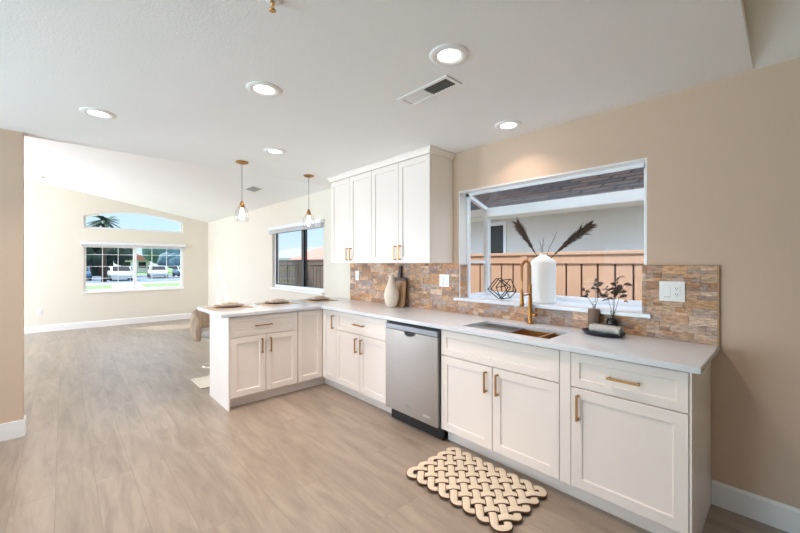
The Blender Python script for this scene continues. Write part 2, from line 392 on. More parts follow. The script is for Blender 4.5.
# arched window
w = thing('window_3', 'shallow arched window high on the far living room wall', 'window', (XF - .06, -1.5, AZ0)); w['kind'] = 'structure'
mb = MB(); fw = 0.04
mb.box(XF - .09, XF - .06, AY0, AY1, AZ0, AZ0 + fw)
mb.box(XF - .09, XF - .06, AY0, AY0 + fw, AZ0 + fw, arch_z(AY0) + .0); mb.box(XF - .09, XF - .06, AY1 - fw, AY1, AZ0 + fw, arch_z(AY1))
for a, b in zip(ys[:-1], ys[1:]):
    mb.prism([(XF - .09, a, arch_z(a) - fw), (XF - .09, b, arch_z(b) - fw), (XF - .09, b, arch_z(b)), (XF - .09, a, arch_z(a))], (0.06, 0, 0))
mb.build('window_frame', M_vinyl, w)
mb = MB()
for a, b in zip(ys[:-1], ys[1:]):
    mb.prism([(XF - .062, a, AZ0 + .02), (XF - .062, b, AZ0 + .02), (XF - .062, b, arch_z(b) - .02), (XF - .062, a, arch_z(a) - .02)], (0.004, 0, 0))
bmesh.ops.remove_doubles(mb.bm, verts=mb.bm.verts[:], dist=1e-5)
mb.build('pane', M_glass, w)

# garden window (projecting box)
GD = 0.45; GFZ = 1.94     # projection, height of front head rail top
x0, x1 = GWX0 + .004, GWX1 - .004
w = thing('window_4', 'projecting garden window with glass roof above the sink', 'window', (-1.37, 0.2, GWZ0)); w['kind'] = 'structure'
mb = MB(); mb.box(GWX0 - .03, GWX1 + .03, -0.045, 0.0, 1.036, 1.062, 0.003); mb.box(GWX0 + .001, GWX1 - .001, 0.0, WT, 1.042, 1.062); mb.box(x0, x1, WT, GD, 1.042, 1.062)
mb.build('window_sill', M_quartz, w)
mb = MB()
mb.box(x0, x1, GD - .05, GD, 1.062, 1.10)                       # bottom front rail
mb.box(x0, x1, GD - .05, GD, GFZ - .085, GFZ)                   # front head rail
mb.box(x0, x0 + .05, GD - .05, GD, 1.10, GFZ - .085); mb.box(x1 - .05, x1, GD - .05, GD, 1.10, GFZ - .085)
for xa, xb in ((x0, x0 + .035), (x1 - .035, x1)):
    mb.box(xa, xb, WT, WT + .03, 1.062, 2.04)                   # wall posts
    mb.box(xa, xb, WT + .03, GD - .05, 1.062, 1.09)
    mb.prism([(xa, WT, 2.055), (xa, GD, GFZ), (xa, GD, GFZ - .035), (xa, WT, 2.02)], (xb - xa, 0, 0))
    mb.box(xa + .005, xb - .005, WT + .03, GD - .05, 1.385, 1.41)
mb.box(x0, x1, WT, WT + .02, 2.03, 2.055)
mb.build('window_frame', M_vinyl, w)
mb = MB(); pane(mb, 'x', x0 + .04, x1 - .04, 1.10, GFZ - .08, GD - .025); mb.build('front_pane', M_glass, w)
mb = MB(); mb.prism([(x0 + .03, WT + .02, 2.045), (x0 + .03, GD - .01, GFZ - .008), (x0 + .03, GD - .01, GFZ - .012), (x0 + .03, WT + .02, 2.041)], (x1 - x0 - .06, 0, 0)); mb.build('roof_pane', M_glass, w)
for xa in (x0 + .015, x1 - .019):
    mb = MB(); mb.prism([(xa, WT + .03, 1.09), (xa, GD - .05, 1.09), (xa, GD - .05, GFZ - .02), (xa, WT + .03, 2.02)], (.004, 0, 0)); mb.build('side_pane', M_glass, w)
# drywall returns around the opening
mb = MB(); mb.box(GWX0, GWX0 + .01, 0.0, WT, 1.062, GWZ1); mb.box(GWX1 - .01, GWX1, 0.0, WT, 1.062, GWZ1); mb.box(GWX0 + .01, GWX1 - .01, 0.0, WT, GWZ1 - .01, GWZ1)
struct(mb.build('trim_1', M_trim), 'white return lining the garden window opening', 'trim')

# added unseen windows in the left and back walls, openings for fill lights
for nm, axis, u0, u1, z0, z1, d in (('added_window_5', 'x', -9.95, -7.3, 0.4, 2.5, YL - .1), ('added_window_6', 'x', -3.3, -0.5, 0.0, 2.1, YL - .1), ('added_window_7', 'y', -5.1, -2.7, 0.0, 2.1, XB + .06)):
    w = thing(nm, {'added_window_5': 'added unseen living room window in the left wall for fill light', 'added_window_6': 'added unseen glass door in the left kitchen wall for fill light', 'added_window_7': 'added unseen glass door in the wall behind the viewer for fill light'}[nm], 'window', ((u0 + u1) / 2 if axis == 'x' else d, d if axis == 'x' else (u0 + u1) / 2, z0)); w['kind'] = 'structure'
    mb = MB(); ring_frame(mb, axis, u0, u1, z0, z1, 0.06, d, d + .06); mb.build('window_frame', M_vinyl, w)
    mb = MB(); pane(mb, axis, u0 + .05, u1 - .05, z0 + .05, z1 - .05, d + .03); mb.build('pane', M_glass, w)

# raised blinds
b = thing('window_blind', 'white raised blind stacked at top of the living side window', 'blind', (-5.43, -0.03, 1.90))
MB().box(SWX0 - .05, SWX1 + .02, -0.06, -0.001, 1.965, 2.02, 0.003).build('headrail', M_vinyl, b)
mb = MB()
for i in range(5): mb.box(SWX0 - .04, SWX1 + .01, -0.055, -0.006, 1.905 + i * .012, 1.913 + i * .012, 0.001)
mb.build('slats', M_blind, b)
b = thing('window_blind', 'white raised blind stacked at top of the far grid window', 'blind', (XF + .03, -1.49, 1.72))
MB().box(XF + .001, XF + .06, FWY0 - .05, FWY1 + .03, 1.79, 1.85, 0.003).build('headrail', M_vinyl, b)
mb = MB()
for i in range(5): mb.box(XF + .006, XF + .055, FWY0 - .04, FWY1 + .02, 1.728 + i * .012, 1.736 + i * .012, 0.001)
mb.build('slats', M_blind, b)

# ------------------------------------------------------------------ backsplash of split-face stone
PAL = [(204, 174, 142), (184, 152, 122), (216, 192, 164), (176, 160, 146), (210, 174, 134), (164, 142, 122), (196, 180, 164), (204, 164, 122), (190, 166, 142), (172, 144, 114), (222, 204, 182), (178, 168, 160), (206, 182, 154), (196, 170, 138)]
def backsplash():
    bm = bmesh.new(); lay = bm.loops.layers.float_color.new('tint')
    rnd = random.Random(3)
    def stone(u0, u1, z0, z1, n0, n1, plane):
        ch = 0.0012
        if plane == 'y': P = lambda u, z, n: (u, -n, z)
        else: P = lambda u, z, n: (plane + n, -u, z)      # jamb return: u = -y
        pc = rnd.choice(PAL); c = rgb(min(255, pc[0] + 6), pc[1] - 2, pc[2] - 1); k = rnd.uniform(.85, 1.08); c = (min(1, c[0] * k), min(1, c[1] * k), min(1, c[2] * k), 1)
        q = [P(u0, z0, n0), P(u1, z0, n0), P(u1, z1, n0), P(u0, z1, n0)]
        a = [P(u0, z0, n1 - ch), P(u1, z0, n1 - ch), P(u1, z1, n1 - ch), P(u0, z1, n1 - ch)]
        t = [P(u0 + ch, z0 + ch, n1), P(u1 - ch, z0 + ch, n1), P(u1 - ch, z1 - ch, n1), P(u0 + ch, z1 - ch, n1)]
        vq, va, vt = [[bm.verts.new(p) for p in r] for r in (q, a, t)]
        fs = [bm.faces.new(vt), bm.faces.new(vq[::-1])]
        for i in range(4):
            j = (i + 1) % 4
            fs += [bm.faces.new((vq[i], vq[j], va[j], va[i])), bm.faces.new((va[i], va[j], vt[j], vt[i]))]
        for f in fs:
            for l in f.loops: l[lay] = c
    def fill(u0, u1, z0, z1, plane='y', seed=0):
        rows = max(1, round((z1 - z0) / 0.0508)); rh = (z1 - z0) / rows
        for r in range(rows):
            za, zb = z0 + r * rh, z0 + (r + 1) * rh
            # a row is one course, or two thin ones
            u = u0
            while u < u1 - 1e-6:
                L = rnd.uniform(0.07, 0.18)
                if u + L > u1 - 0.05: L = u1 - u
                if rnd.random() < 0.45:
                    zm = za + rh * rnd.uniform(.4, .6)
                    for a_, b_ in ((za, zm), (zm, zb)):
                        m_ = u + L * rnd.uniform(.3, .7)
                        stone(u, m_, a_, b_, 0.0005, 0.010 + rnd.uniform(0, .006), plane); stone(m_, u + L, a_, b_, 0.0005, 0.010 + rnd.uniform(0, .006), plane)
                else: stone(u, u + L, za, zb, 0.0005, 0.010 + rnd.uniform(0, .006), plane)
                u += L
    fill(-3.88, GWX0 - .001, 0.9145, 1.3845)
    fill(GWX0 - .001, GWX1 + .001, 0.9145, 1.0355)
    fill(GWX1 + .001, -0.275, 0.9145, 1.371)
    for q in range(6): stone(GWX1 - .024, GWX1 + .0008, 1.0625 + q * .0514, 1.0625 + (q + 1) * .0514, 0.0005, 0.011 + .003 * (q % 2), 'y')
    for q in range(6): stone(GWX1 - .024, GWX1 - .0105, 1.0625 + q * .0514, 1.0625 + (q + 1) * .0514, -0.09, 0.0004, 'y')
    fill(-0.092, 0.0, 1.0625, 1.371, plane=GWX0 + .0105)
    bmesh.ops.recalc_face_normals(bm, faces=bm.faces[:])
    me = bpy.data.meshes.new('backsplash'); bm.to_mesh(me); bm.free(); me.materials.append(M_stone)
    o = bpy.data.objects.new('backsplash', me); COL.objects.link(o)
    return struct(o, 'tan and grey split stone tile backsplash along the counter', 'backsplash')
backsplash()
mb = MB(); mb.box(-0.275, -0.2665, -0.018, -0.0005, 0.9145, 1.3735); mb.box(GWX1 + .001, -0.275, -0.017, -0.0005, 1.3712, 1.3735)
struct(mb.build('trim_2', M_maple), 'thin metal edge trim on the right end of the stone backsplash', 'trim')

# ------------------------------------------------------------------ cabinets
def front(mb, u0, u1, z0, z1, pl, face, rail=0.057, t=0.019, rec=0.009):
    """shaker front; face '-y' at y=pl or '+x' at x=pl"""
    P = (lambda u, z, n: (u, pl - n, z)) if face == '-y' else (lambda u, z, n: (pl + n, u, z))
    rings = [(0, -t), (0, -.0015), (.0015, 0), (rail, 0), (rail + .004, -rec)]
    bm = mb.bm; R = []
    for i, n in rings:
        R.append([bm.verts.new(P(u, z, n)) for u, z in ((u0 + i, z0 + i), (u1 - i, z0 + i), (u1 - i, z1 - i), (u0 + i, z1 - i))])
    for A, B in zip(R[:-1], R[1:]):
        for k in range(4): bm.faces.new((A[k], A[(k + 1) % 4], B[(k + 1) % 4], B[k]))
    bm.faces.new(R[-1]); bm.faces.new(R[0][::-1])
    return mb
def handle(parent, u, z, L, vertical, pl, face):
    P = (lambda a, b, n: (a, pl - n, b)) if face == '-y' else (lambda a, b, n: (pl + n, a, b))
    def bx(mb, u0, u1, z0, z1, n0, n1):
        A, B = P(u0, z0, n0), P(u1, z1, n1)
        mb.box(min(A[0], B[0]), max(A[0], B[0]), min(A[1], B[1]), max(A[1], B[1]), min(A[2], B[2]), max(A[2], B[2]), 0.0015)
    mb = MB(); r = 0.0055
    if vertical:
        bx(mb, u - r, u + r, z - L / 2, z + L / 2, .024, .035)
        for s in (-1, 1): bx(mb, u - .005, u + .005, z + s * (L / 2 - .008) - .006, z + s * (L / 2 - .008) + .006, 0, .026)
    else:
        bx(mb, u - L / 2, u + L / 2, z - r, z + r, .024, .035)
        for s in (-1, 1): bx(mb, u + s * (L / 2 - .008) - .006, u + s * (L / 2 - .008) + .006, z - .005, z + .005, 0, .026)
    return mb.build('handle', M_brass, parent)
def door(root, u0, u1, z0, z1, pl, face, hu=None, hz=None, L=0.145, vert=True, name='door', rail=0.057):
    g = 0.0016
    o = front(MB(), u0 + g, u1 - g, z0 + g, z1 - g, pl, face, rail).build(name, M_cab, root)
    if hu is not None: handle(o, hu, hz, L, vert, pl, face)
    return o
FY = -0.615; PX = -3.555; ZD0, ZD1, ZR0, ZR1 = 0.112, 0.678, 0.682, 0.874

# right end cabinet
c = thing('base_cabinet', 'white end base cabinet with one drawer over one door, beside bare beige wall', 'cabinet', (-0.6, -0.3, 0))
mb = MB(); mb.box(-0.912, -0.312, FY + .02, -0.002, 0.11, 0.8835); mb.build('carcass', M_cab, c)
MB().box(-0.912, -0.312, -0.528, -0.50, 0, 0.11).build('toe_kick', M_cab, c)
MB().box(-0.3125, -0.303, FY + .002, -0.0165, 0.0, 0.8835, 0.001).build('end_panel', M_cab, c)
MB().box(-0.911, -0.850, FY + .001, FY + .02, ZD0, ZR1, 0.001).build('filler_strip', M_cab, c)
door(c, -0.848, -0.314, ZD0, ZD1, FY, '-y', -0.806, 0.572)
door(c, -0.848, -0.314, ZR0, ZR1, FY, '-y', -0.58, 0.776, 0.15, False, 'drawer_front', 0.045)

# sink cabinet
c = thing('base_cabinet', 'white sink base cabinet with two doors under a false drawer front', 'cabinet', (-1.366, -0.3, 0))
MB().box(-1.82, -0.913, FY + .02, -0.002, 0.11, 0.66).build('carcass', M_cab, c)
MB().box(-1.82, -0.913, -0.528, -0.50, 0, 0.11).build('toe_kick', M_cab, c)
mb = MB(); mb.box(-1.82, -1.80, FY + .02, -0.002, 0.66, 0.8835); mb.box(-0.933, -0.913, FY + .02, -0.002, 0.66, 0.8835); mb.box(-1.80, -0.933, FY + .02, FY + .04, 0.66, 0.8835); mb.build('side_panels', M_cab, c)
door(c, -1.82, -1.368, ZD0, ZD1, FY, '-y', -1.412, 0.572)
door(c, -1.364, -0.913, ZD0, ZD1, FY, '-y', -1.322, 0.572)
door(c, -1.82, -0.913, ZR0, ZR1, FY, '-y', name='drawer_front', rail=0.05)

# dishwasher-side double door cabinet
c = thing('base_cabinet', 'white two-door base cabinet with drawer, between dishwasher and inside corner', 'cabinet', (-2.867, -0.3, 0))
MB().box(-3.279, -2.452, FY + .02, -0.002, 0.11, 0.8835).build('carcass', M_cab, c)
MB().box(-3.279, -2.452, -0.528, -0.50, 0, 0.11).build('toe_kick', M_cab, c)
door(c, -3.279, -2.867, ZD0, ZD1, FY, '-y', -2.908, 0.572)
door(c, -2.864, -2.453, ZD0, ZD1, FY, '-y', -2.820, 0.572)
door(c, -3.279, -2.453, ZR0, ZR1, FY, '-y', -2.866, 0.776, 0.165, False, 'drawer_front', 0.045)

# inside corner cabinet
c = thing('corner_cabinet', 'white corner base cabinet whose two tall doors meet at the inside corner', 'cabinet', (-3.7, -0.4, 0))
mb = MB(); mb.box(-4.12, -3.281, FY + .02, -0.002, 0.11, 0.8835); mb.box(-4.12, PX - .02, -0.911, FY + .02, 0.11, 0.8835); mb.build('carcass', M_cab, c)
mb = MB(); mb.box(-3.646, -3.281, -0.528, -0.50, 0, 0.11); mb.box(-3.674, -3.646, -0.911, -0.50, 0, 0.11); mb.build('toe_kick', M_cab, c)
MB().box(-4.14, -4.12, -0.911, -0.016, 0, 0.8835).build('back_panel', M_cab, c)
door(c, PX + .003, -3.281, ZD0, ZR1, FY, '-y', -3.325, 0.755)
door(c, -0.911, FY - .003, ZD0, ZR1, PX, '+x')

# peninsula cabinet
c = thing('peninsula_cabinet', 'white two-door peninsula cabinet with drawer and plain end panel', 'cabinet', (-3.85, -1.257, 0))
MB().box(-4.12, PX - .02, -1.601, -0.913, 0.11, 0.8835).build('carcass', M_cab, c)
MB().box(-3.674, -3.646, -1.601, -0.913, 0, 0.11).build('toe_kick', M_cab, c)
MB().box(-4.14, PX + .002, -1.616, -1.601, 0, 0.8835, 0.001).build('end_panel', M_cab, c)
MB().box(-4.14, -4.12, -1.601, -0.913, 0, 0.8835).build('back_panel', M_cab, c)
door(c, -1.601, -1.261, ZD0, ZD1, PX, '+x', -1.302, 0.572)
door(c, -1.257, -0.917, ZD0, ZD1, PX, '+x', -1.215, 0.572)
door(c, -1.601, -0.917, ZR0, ZR1, PX, '+x', -1.285, 0.776, 0.165, False, 'drawer_front', 0.045)

# upper cabinets
UY = -0.33; UZ0, UZ1 = 1.385, 2.40
for (xa, xb, lab) in ((-3.834, -3.036, 'white two-door wall cabinet beside the living room opening'), (-3.034, -2.196, 'white two-door wall cabinet beside the garden window')):
    c = thing('wall_cabinet', lab, 'cabinet', ((xa + xb) / 2, -0.16, UZ0), 'wall cabinets above the backsplash')
    MB().box(xa, xb, UY + .02, -0.002 if xb < -3.03 else -0.002, UZ0, UZ1, 0.001).build('carcass', M_cab, c)
    xm = (xa + xb) / 2
    door(c, xa, xm, UZ0 + .006, 2.374, UY, '-y', xm - .035, 1.487)
    door(c, xm, xb, UZ0 + .006, 2.374, UY, '-y', xm + .035, 1.487)
def crown():
    mb = MB(); bm = mb.bm; xa, xb = -3.834, -2.196
    prof = [(0.0, 2.376), (0.012, 2.376), (0.016, 2.388), (0.020, 2.398), (0.026, 2.412), (0.028, 2.416), (0.031, 2.418), (0.031, H - .001), (0.0, H - .001)]
    R = []
    for o, z in prof:
        R.append([bm.verts.new(p) for p in ((xa - o, -.002, z), (xa - o, UY - o, z), (xb + o, UY - o, z), (xb + o, -.002, z))])
    for A, B in zip(R, R[1:] + R[:1]):
        for k in range(3): bm.faces.new((A[k], A[k + 1], B[k + 1], B[k]))
    o = mb.build('crown_molding', M_cab); return tag(o, 'white crown molding along the top of the wall cabinets', 'molding')
crown()

# ------------------------------------------------------------------ countertop with sink cutout
SX0, SX1, SY0, SY1 = -1.675, -1.015, -0.535, -0.20
def countertop():
    bm = bmesh.new(); zt, zb = 0.914, 0.884
    xs = [-4.339, -3.52, SX0, SX1, -0.2665]; ysc = [-1.688, -0.65, SY0, SY1, -0.0005]
    inc = {}
    for i in range(4):
        for j in range(4):
            ok = (j > 0) or (i == 0)
            if i == 2 and j == 2: ok = False
            inc[(i, j)] = ok
    V = {}
    def v(i, j, z):
        k = (i, j, z)
        if k not in V: V[k] = bm.verts.new((xs[i], ysc[j], z))
        return V[k]
    for (i, j), ok in inc.items():
        if not ok: continue
        bm.faces.new((v(i, j, zt), v(i + 1, j, zt), v(i + 1, j + 1, zt), v(i, j + 1, zt)))
        bm.faces.new((v(i, j, zb), v(i, j + 1, zb), v(i + 1, j + 1, zb), v(i + 1, j, zb)))
        for di, dj, a, b in ((-1, 0, (i, j), (i, j + 1)), (1, 0, (i + 1, j + 1), (i + 1, j)), (0, -1, (i + 1, j), (i, j)), (0, 1, (i, j + 1), (i + 1, j + 1))):
            if not inc.get((i + di, j + dj), False): bm.faces.new((v(*a, zb), v(*a, zt), v(*b, zt), v(*b, zb)))
    bmesh.ops.recalc_face_normals(bm, faces=bm.faces[:])
    es = [e for e in bm.edges if len(e.link_faces) == 2 and e.calc_face_angle(0) > 1.0]
    bmesh.ops.bevel(bm, geom=es, offset=0.003, segments=2, affect='EDGES')
    me = bpy.data.meshes.new('countertop'); bm.to_mesh(me); bm.free(); me.materials.append(M_quartz)
    o = bpy.data.objects.new('countertop', me); COL.objects.link(o)
    return tag(o, 'L-shaped white quartz countertop over the sink run and the peninsula', 'countertop')
countertop()

# ------------------------------------------------------------------ sink, rack, faucet
c = thing('kitchen_sink', 'undermount bronze kitchen sink with dividers set in the quartz counter', 'sink', (-1.345, -0.37, 0.70))
def basin(xa, xb, zb, nm='basin'):
    mb = MB(); t = 0.004; ya, yb = SY0 - .004, SY1 + .004; zt = 0.883
    mb.box(xa, xb, ya, yb, zb - t, zb); mb.box(xa, xa + t, ya, yb, zb, zt); mb.box(xb - t, xb, ya, yb, zb, zt)
    mb.box(xa + t, xb - t, ya, ya + t, zb, zt); mb.box(xa + t, xb - t, yb - t, yb, zb, zt)
    return mb.build(nm, M_bronze, c)
b1 = basin(SX0 - .004, -1.125, 0.70); b2 = basin(-1.120, SX1 + .004, 0.76)
MB().box(-1.128, -1.117, SY0, SY1, 0.74, 0.897, 0.003).build('divider', M_bronze, c)
mb = MB(); mb.lathe([(0, 0.7045), (0.035, 0.7045), (0.045, 0.7015), (0.045, 0.700)], (-1.25, -0.32, 0)); mb.build('drain', M_steel, b1)
for ya, yb in ((SY0 + .0005, SY0 + .012), (SY1 - .012, SY1 - .0005)): MB().box(SX0 + .001, SX1 - .001, ya, yb, 0.878, 0.886).build('ledge', M_bronze, c)
c = thing('drying_rack', 'grey roll-up drying rack laid across the left part of the sink', 'rack', (-1.5, -0.37, 0.886))
for i in range(13):
    x = -1.655 + i * 0.025
    MB().tube([(x, SY0 + .002, 0.8905), (x, SY1 - .002, 0.8905)], 0.0045, 8).build('rod', M_steel, c)
for ya, yb in ((SY0 + .0012, SY0 + .014), (SY1 - .014, SY1 - .0012)): MB().box(-1.665, -1.345, ya, yb, 0.8862, 0.8956, .001).build('edge_strip', M_dsteel, c)

FX, FYY = -1.372, -0.075
c = thing('kitchen_faucet', 'brushed gold spring-neck faucet standing behind the sink', 'faucet', (FX, FYY, 0.914))
MB().lathe([(0, 0.9145), (0.027, 0.9145), (0.027, 0.922), (0.021, 0.928), (0.0165, 0.94), (0.0165, 1.115), (0.0135, 1.125), (0.0135, 1.215), (0.012, 1.222), (0, 1.222)], (FX, FYY, 0), 20).build('body', M_brass, c)
R_ = 0.055; dirx, diry = -0.10, -0.995
pth = [(FX, FYY, 1.2 + i * .01) for i in range(13)]
for i in range(1, 19):
    a = PI * i / 18
    pth.append((FX + dirx * R_ * (1 - math.cos(a)), FYY + diry * R_ * (1 - math.cos(a)), 1.345 + R_ * math.sin(a)))
ex, ey = pth[-1][0], pth[-1][1]
for z in (1.30, 1.25, 1.20, 1.165): pth.append((ex, ey, z))
MB().tube(pth, 0.0058, 8).build('hose', M_bronze, c)
def coil(path, r, rw, turns):
    path = [Vector(p) for p in path]; L = [0]
    for a, b in zip(path[:-1], path[1:]): L.append(L[-1] + (b - a).length)
    N = turns * 8; out = []
    side = Vector((-diry, dirx, 0)).normalized()
    j = 0
    for k in range(N + 1):
        s = L[-1] * k / N
        while j < len(L) - 2 and L[j + 1] < s: j += 1
        u = (s - L[j]) / max(1e-9, L[j + 1] - L[j]); p = path[j].lerp(path[j + 1], u); d = (path[j + 1] - path[j]).normalized()
        n2 = d.cross(side).normalized(); a = 2 * PI * k / 8
        out.append(p + (side * math.cos(a) + n2 * math.sin(a)) * r)
    return out
MB().tube(coil(pth[2:-2], 0.0092, 0.003, 46), 0.0026, 5).build('spring', M_brass, c)
MB().lathe([(0, 1.055), (0.014, 1.055), (0.0165, 1.062), (0.0165, 1.09), (0.0135, 1.12), (0.012, 1.165), (0.009, 1.175), (0, 1.175)], (ex, ey, 0), 16).build('spray_head', M_brass, c)
MB().tube([(FX, FYY, 1.14), (FX + dirx * .06, FYY + diry * .06, 1.14), (ex, ey - .0, 1.14)], 0.006, 8).build('holder_arm', M_brass, c)
mb = MB(); mb.tube([(FX + .012, FYY, .985), (FX + .058, FYY - .01, .985)], 0.013, 12); mb.tube([(FX + .055, FYY - .01, .987), (FX + .082, FYY - .03, 1.02)], 0.006, 8); mb.build('lever', M_brass, c)

# ------------------------------------------------------------------ dishwasher
DX0, DX1 = -2.440, -1.832
c = thing('dishwasher', 'stainless steel dishwasher built in left of the sink cabinet', 'dishwasher', (-2.136, -0.32, 0))
MB().box(DX0 + .004, DX1 - .004, -0.60, -0.03, 0.105, 0.868).build('tub', M_black, c)
d = MB(); d.box(DX0, DX1, -0.645, -0.60, 0.118, 0.812, 0.004)
d = d.build('door_panel', M_steel, c)
MB().box(DX0 + .001, DX1 - .001, -0.645, -0.60, 0.814, 0.858, 0.004).build('control_strip', M_dsteel, c)
mb = MB(); n = 14
pts = [(-2.136 + 0.062 * math.cos(PI + PI * i / n), -0.6462, 0.811 + 0.034 * math.sin(PI + PI * i / n)) for i in range(n + 1)]
mb.prism(pts, (0, .003, 0)); hp = mb.build('pocket_handle', M_black, d)
pts2 = [(p[0], -0.6468, p[2]) for p in [(-2.136 + 0.066 * math.cos(PI + PI * i / n), 0, 0.811 + 0.038 * math.sin(PI + PI * i / n)) for i in range(n + 1)]]
MB().tube(pts2, 0.003, 6).build('handle_rim', M_steel, hp)
mb = MB(); mb.tube([(-2.16 + .024 * math.cos(2 * PI * i / 20), -0.6458, 0.196 + .011 * math.sin(2 * PI * i / 20)) for i in range(20)], 0.0016, 5, closed=True); mb.box(-2.176, -2.144, -0.6466, -0.645, 0.193, 0.199); mb.build('badge', M_dsteel, d)
MB().box(-1.985, -1.905, -0.6458, -0.645, 0.165, 0.185).build('label_sticker', M_seat, d)
MB().box(DX0 + .004, DX1 - .002, -0.575, -0.555, 0.002, 0.104).build('toe_panel', M_black, c)

# ------------------------------------------------------------------ outlets and switches
def wallplate(name, label, cat, cx, cz, w, h, kinds, axis='x', plane=-0.0165):
    P = (lambda u, n, z: (u, plane - n, z)) if axis == 'x' else (lambda u, n, z: (plane + n, u, z))
    def bx(mb, u0, u1, n0, n1, z0, z1, bev=0.001):
        A, B = P(u0, n0, z0), P(u1, n1, z1)
        mb.box(min(A[0], B[0]), max(A[0], B[0]), min(A[1], B[1]), max(A[1], B[1]), z0, z1, bev)
    c = thing(name, label, cat, P(cx, 0, cz - h / 2))
    mb = MB(); bx(mb, cx - w / 2, cx + w / 2, 0, .006, cz - h / 2, cz + h / 2, 0.0015); mb.build('cover_plate', M_plate, c)
    n = len(kinds)
    for i, k in enumerate(kinds):
        u = cx + (i - (n - 1) / 2) * 0.047
        mb = MB(); bx(mb, u - .017, u + .017, .006, .0085, cz - .034, cz + .034); r = mb.build('switch_rocker' if k == 's' else 'receptacle', M_plate, c)
        if k == 'o':
            mb = MB()
            for s in (-.018, .018):
                for du in (-.006, .006): bx(mb, u + du - .0014, u + du + .0014, .0085, .0089, cz + s - .003, cz + s + .006, 0)
                bx(mb, u - .0025, u + .0025, .0085, .0089, cz + s - .011, cz + s - .007, 0)
            mb.build('slots', M_slot, r)
        else:
            mb = MB(); bx(mb, u - .017, u + .017, .0085, .0087, cz - .0355, cz - .0342, 0); mb.build('shadow_gap', M_slot, r)
    return c
wallplate('double_outlet', 'white double plate with rocker switch and outlet on right stone backsplash', 'outlet', -0.484, 1.212, 0.128, 0.122, 'so')
wallplate('double_switch', 'white double switch plate on stone backsplash left of the garden window', 'switch', -2.287, 1.215, 0.125, 0.122, 'ss')
wallplate('light_switch', 'narrow white switch plate at the left end of the stone backsplash', 'switch', -3.715, 1.228, 0.078, 0.122, 's')
wallplate('wall_outlet', 'white outlet low on the far living room wall', 'outlet', -3.09, 0.40, 0.075, 0.118, 'o', 'y', XF)

# ------------------------------------------------------------------ ceiling fixtures
pots = [(-1.164, -1.319, 'recessed ceiling light nearest the ceiling air vent'), (-2.15, -1.857, 'recessed ceiling light in the middle of the kitchen ceiling'),
        (-3.282, -2.563, 'recessed ceiling light nearest the left partition wall'), (-3.266, -1.294, 'recessed ceiling light beside the left pendant'),
        (-1.448, -0.273, 'recessed ceiling light above the garden window'),
        (-1.2, -4.1, 'added unseen recessed ceiling light behind the viewer on the right'), (-2.9, -4.3, 'added unseen recessed ceiling light behind the partition wall end')]  # last two are out of view, added for extra fill
proto = None
for x, y, lab in pots:
    if proto is None:
        proto = c = thing('recessed_light', lab, 'ceiling light', (x, y, H), 'recessed kitchen ceiling lights')
        MB().lathe([(0.056, -.003), (0.060, -.006), (0.074, -.012), (0.092, -.008), (0.100, -.001), (0.100, 0.0)], (x, y, H), 40).build('trim_ring', M_trim, c)
        MB().lathe([(0, -.006), (0.048, -.006), (0.0575, -.003)], (x, y, H), 32).build('lens', M_lens, c)
    else:
        c = copy_tree(proto); c.location = (x, y, H); c['label'] = lab
    l = bpy.data.lights.new('recessed_lamp', 'AREA'); l.shape = 'DISK'; l.size = 0.10; l.energy = POT_POWER * (0.28 if y > -0.5 else 0.2 if y < -4 else 1.0); l.color = POT_COLOR; l.spread = 2.1
    lo = bpy.data.objects.new('recessed_lamp', l); COL.objects.link(lo); lo.location = (x, y, H - 0.014)

c = thing('ceiling_vent', 'white ceiling air vent with dark grille beside recessed light', 'vent', (-1.497, -1.113, H), )
va, vb, wa, wb = -1.70, -1.294, -1.183, -1.043
mb = MB(); mb.box(va, vb, wa, wa + .022, H - .008, H, .002); mb.box(va, vb, wb - .022, wb, H - .008, H, .002); mb.box(va, va + .022, wa + .022, wb - .022, H - .008, H, .002); mb.box(vb - .022, vb, wa + .022, wb - .022, H - .008, H, .002); mb.box(-1.508, -1.494, wa + .022, wb - .022, H - .007, H, .001)
mb.build('frame', M_trim, c)
MB().box(va + .02, -1.508, wa + .021, wb - .021, H - .0022, H - .0002).build('closed_damper', M_trim, c)
MB().box(-1.494, vb - .02, wa + .02, wb - .02, H - .0012, H - .0002).build('duct_opening', M_slot, c)
mb = MB()
for i in range(9):
    x = va + .03 + i * .019
    mb.prism([(x, wa + .022, H - .0035), (x + .0185, wa + .022, H - .0055), (x + .0195, wa + .022, H - .0045), (x + .001, wa + .022, H - .0024)], (0, wb - wa - .044, 0))
mb.build('slats', M_trim, c)
mb = MB()
for i in range(9):
    x = -1.490 + i * .019
    mb.prism([(x + .012, wa + .022, H - .002), (x + .006, wa + .022, H - .0065), (x + .007, wa + .022, H - .0065), (x + .013, wa + .022, H - .0012)], (0, wb - wa - .044, 0))
mb.build('slats', M_cord, c)

def slopez(y): return H - SL * y
def on_slope(c, x, y):
    c.location = (x, y, slopez(y)); c.rotation_euler = (-math.atan(SL), 0, 0)
c = thing('ceiling_vent', 'small grey air vent on the sloped living room ceiling', 'vent', (0, 0, 0))
mb = MB(); mb.box(-.17, .17, -.09, .09, -.008, -.0005, .002); mb.build('frame', M_trim, c)
mb = MB()
for i in range(11): mb.box(-.145 + i * .027, -.132 + i * .027, -.068, .068, -.0095, -.0078)
mb.build('slats', M_cord, c); on_slope(c, -5.65, -0.58)
c = thing('smoke_detector', 'small round white smoke detector on the sloped living room ceiling', 'smoke detector', (0, 0, 0))
MB().lathe([(0, -.034), (0.045, -.034), (0.058, -.024), (0.065, -.001), (0, -.001)], (0, 0, 0), 24).build('housing', M_plate, c)
MB().lathe([(0, -.036), (0.01, -.036), (0.012, -.0335), (0, -.0335)], (.02, .0, 0), 12).build('test_button', M_seat, c); on_slope(c, -9.45, -3.05)

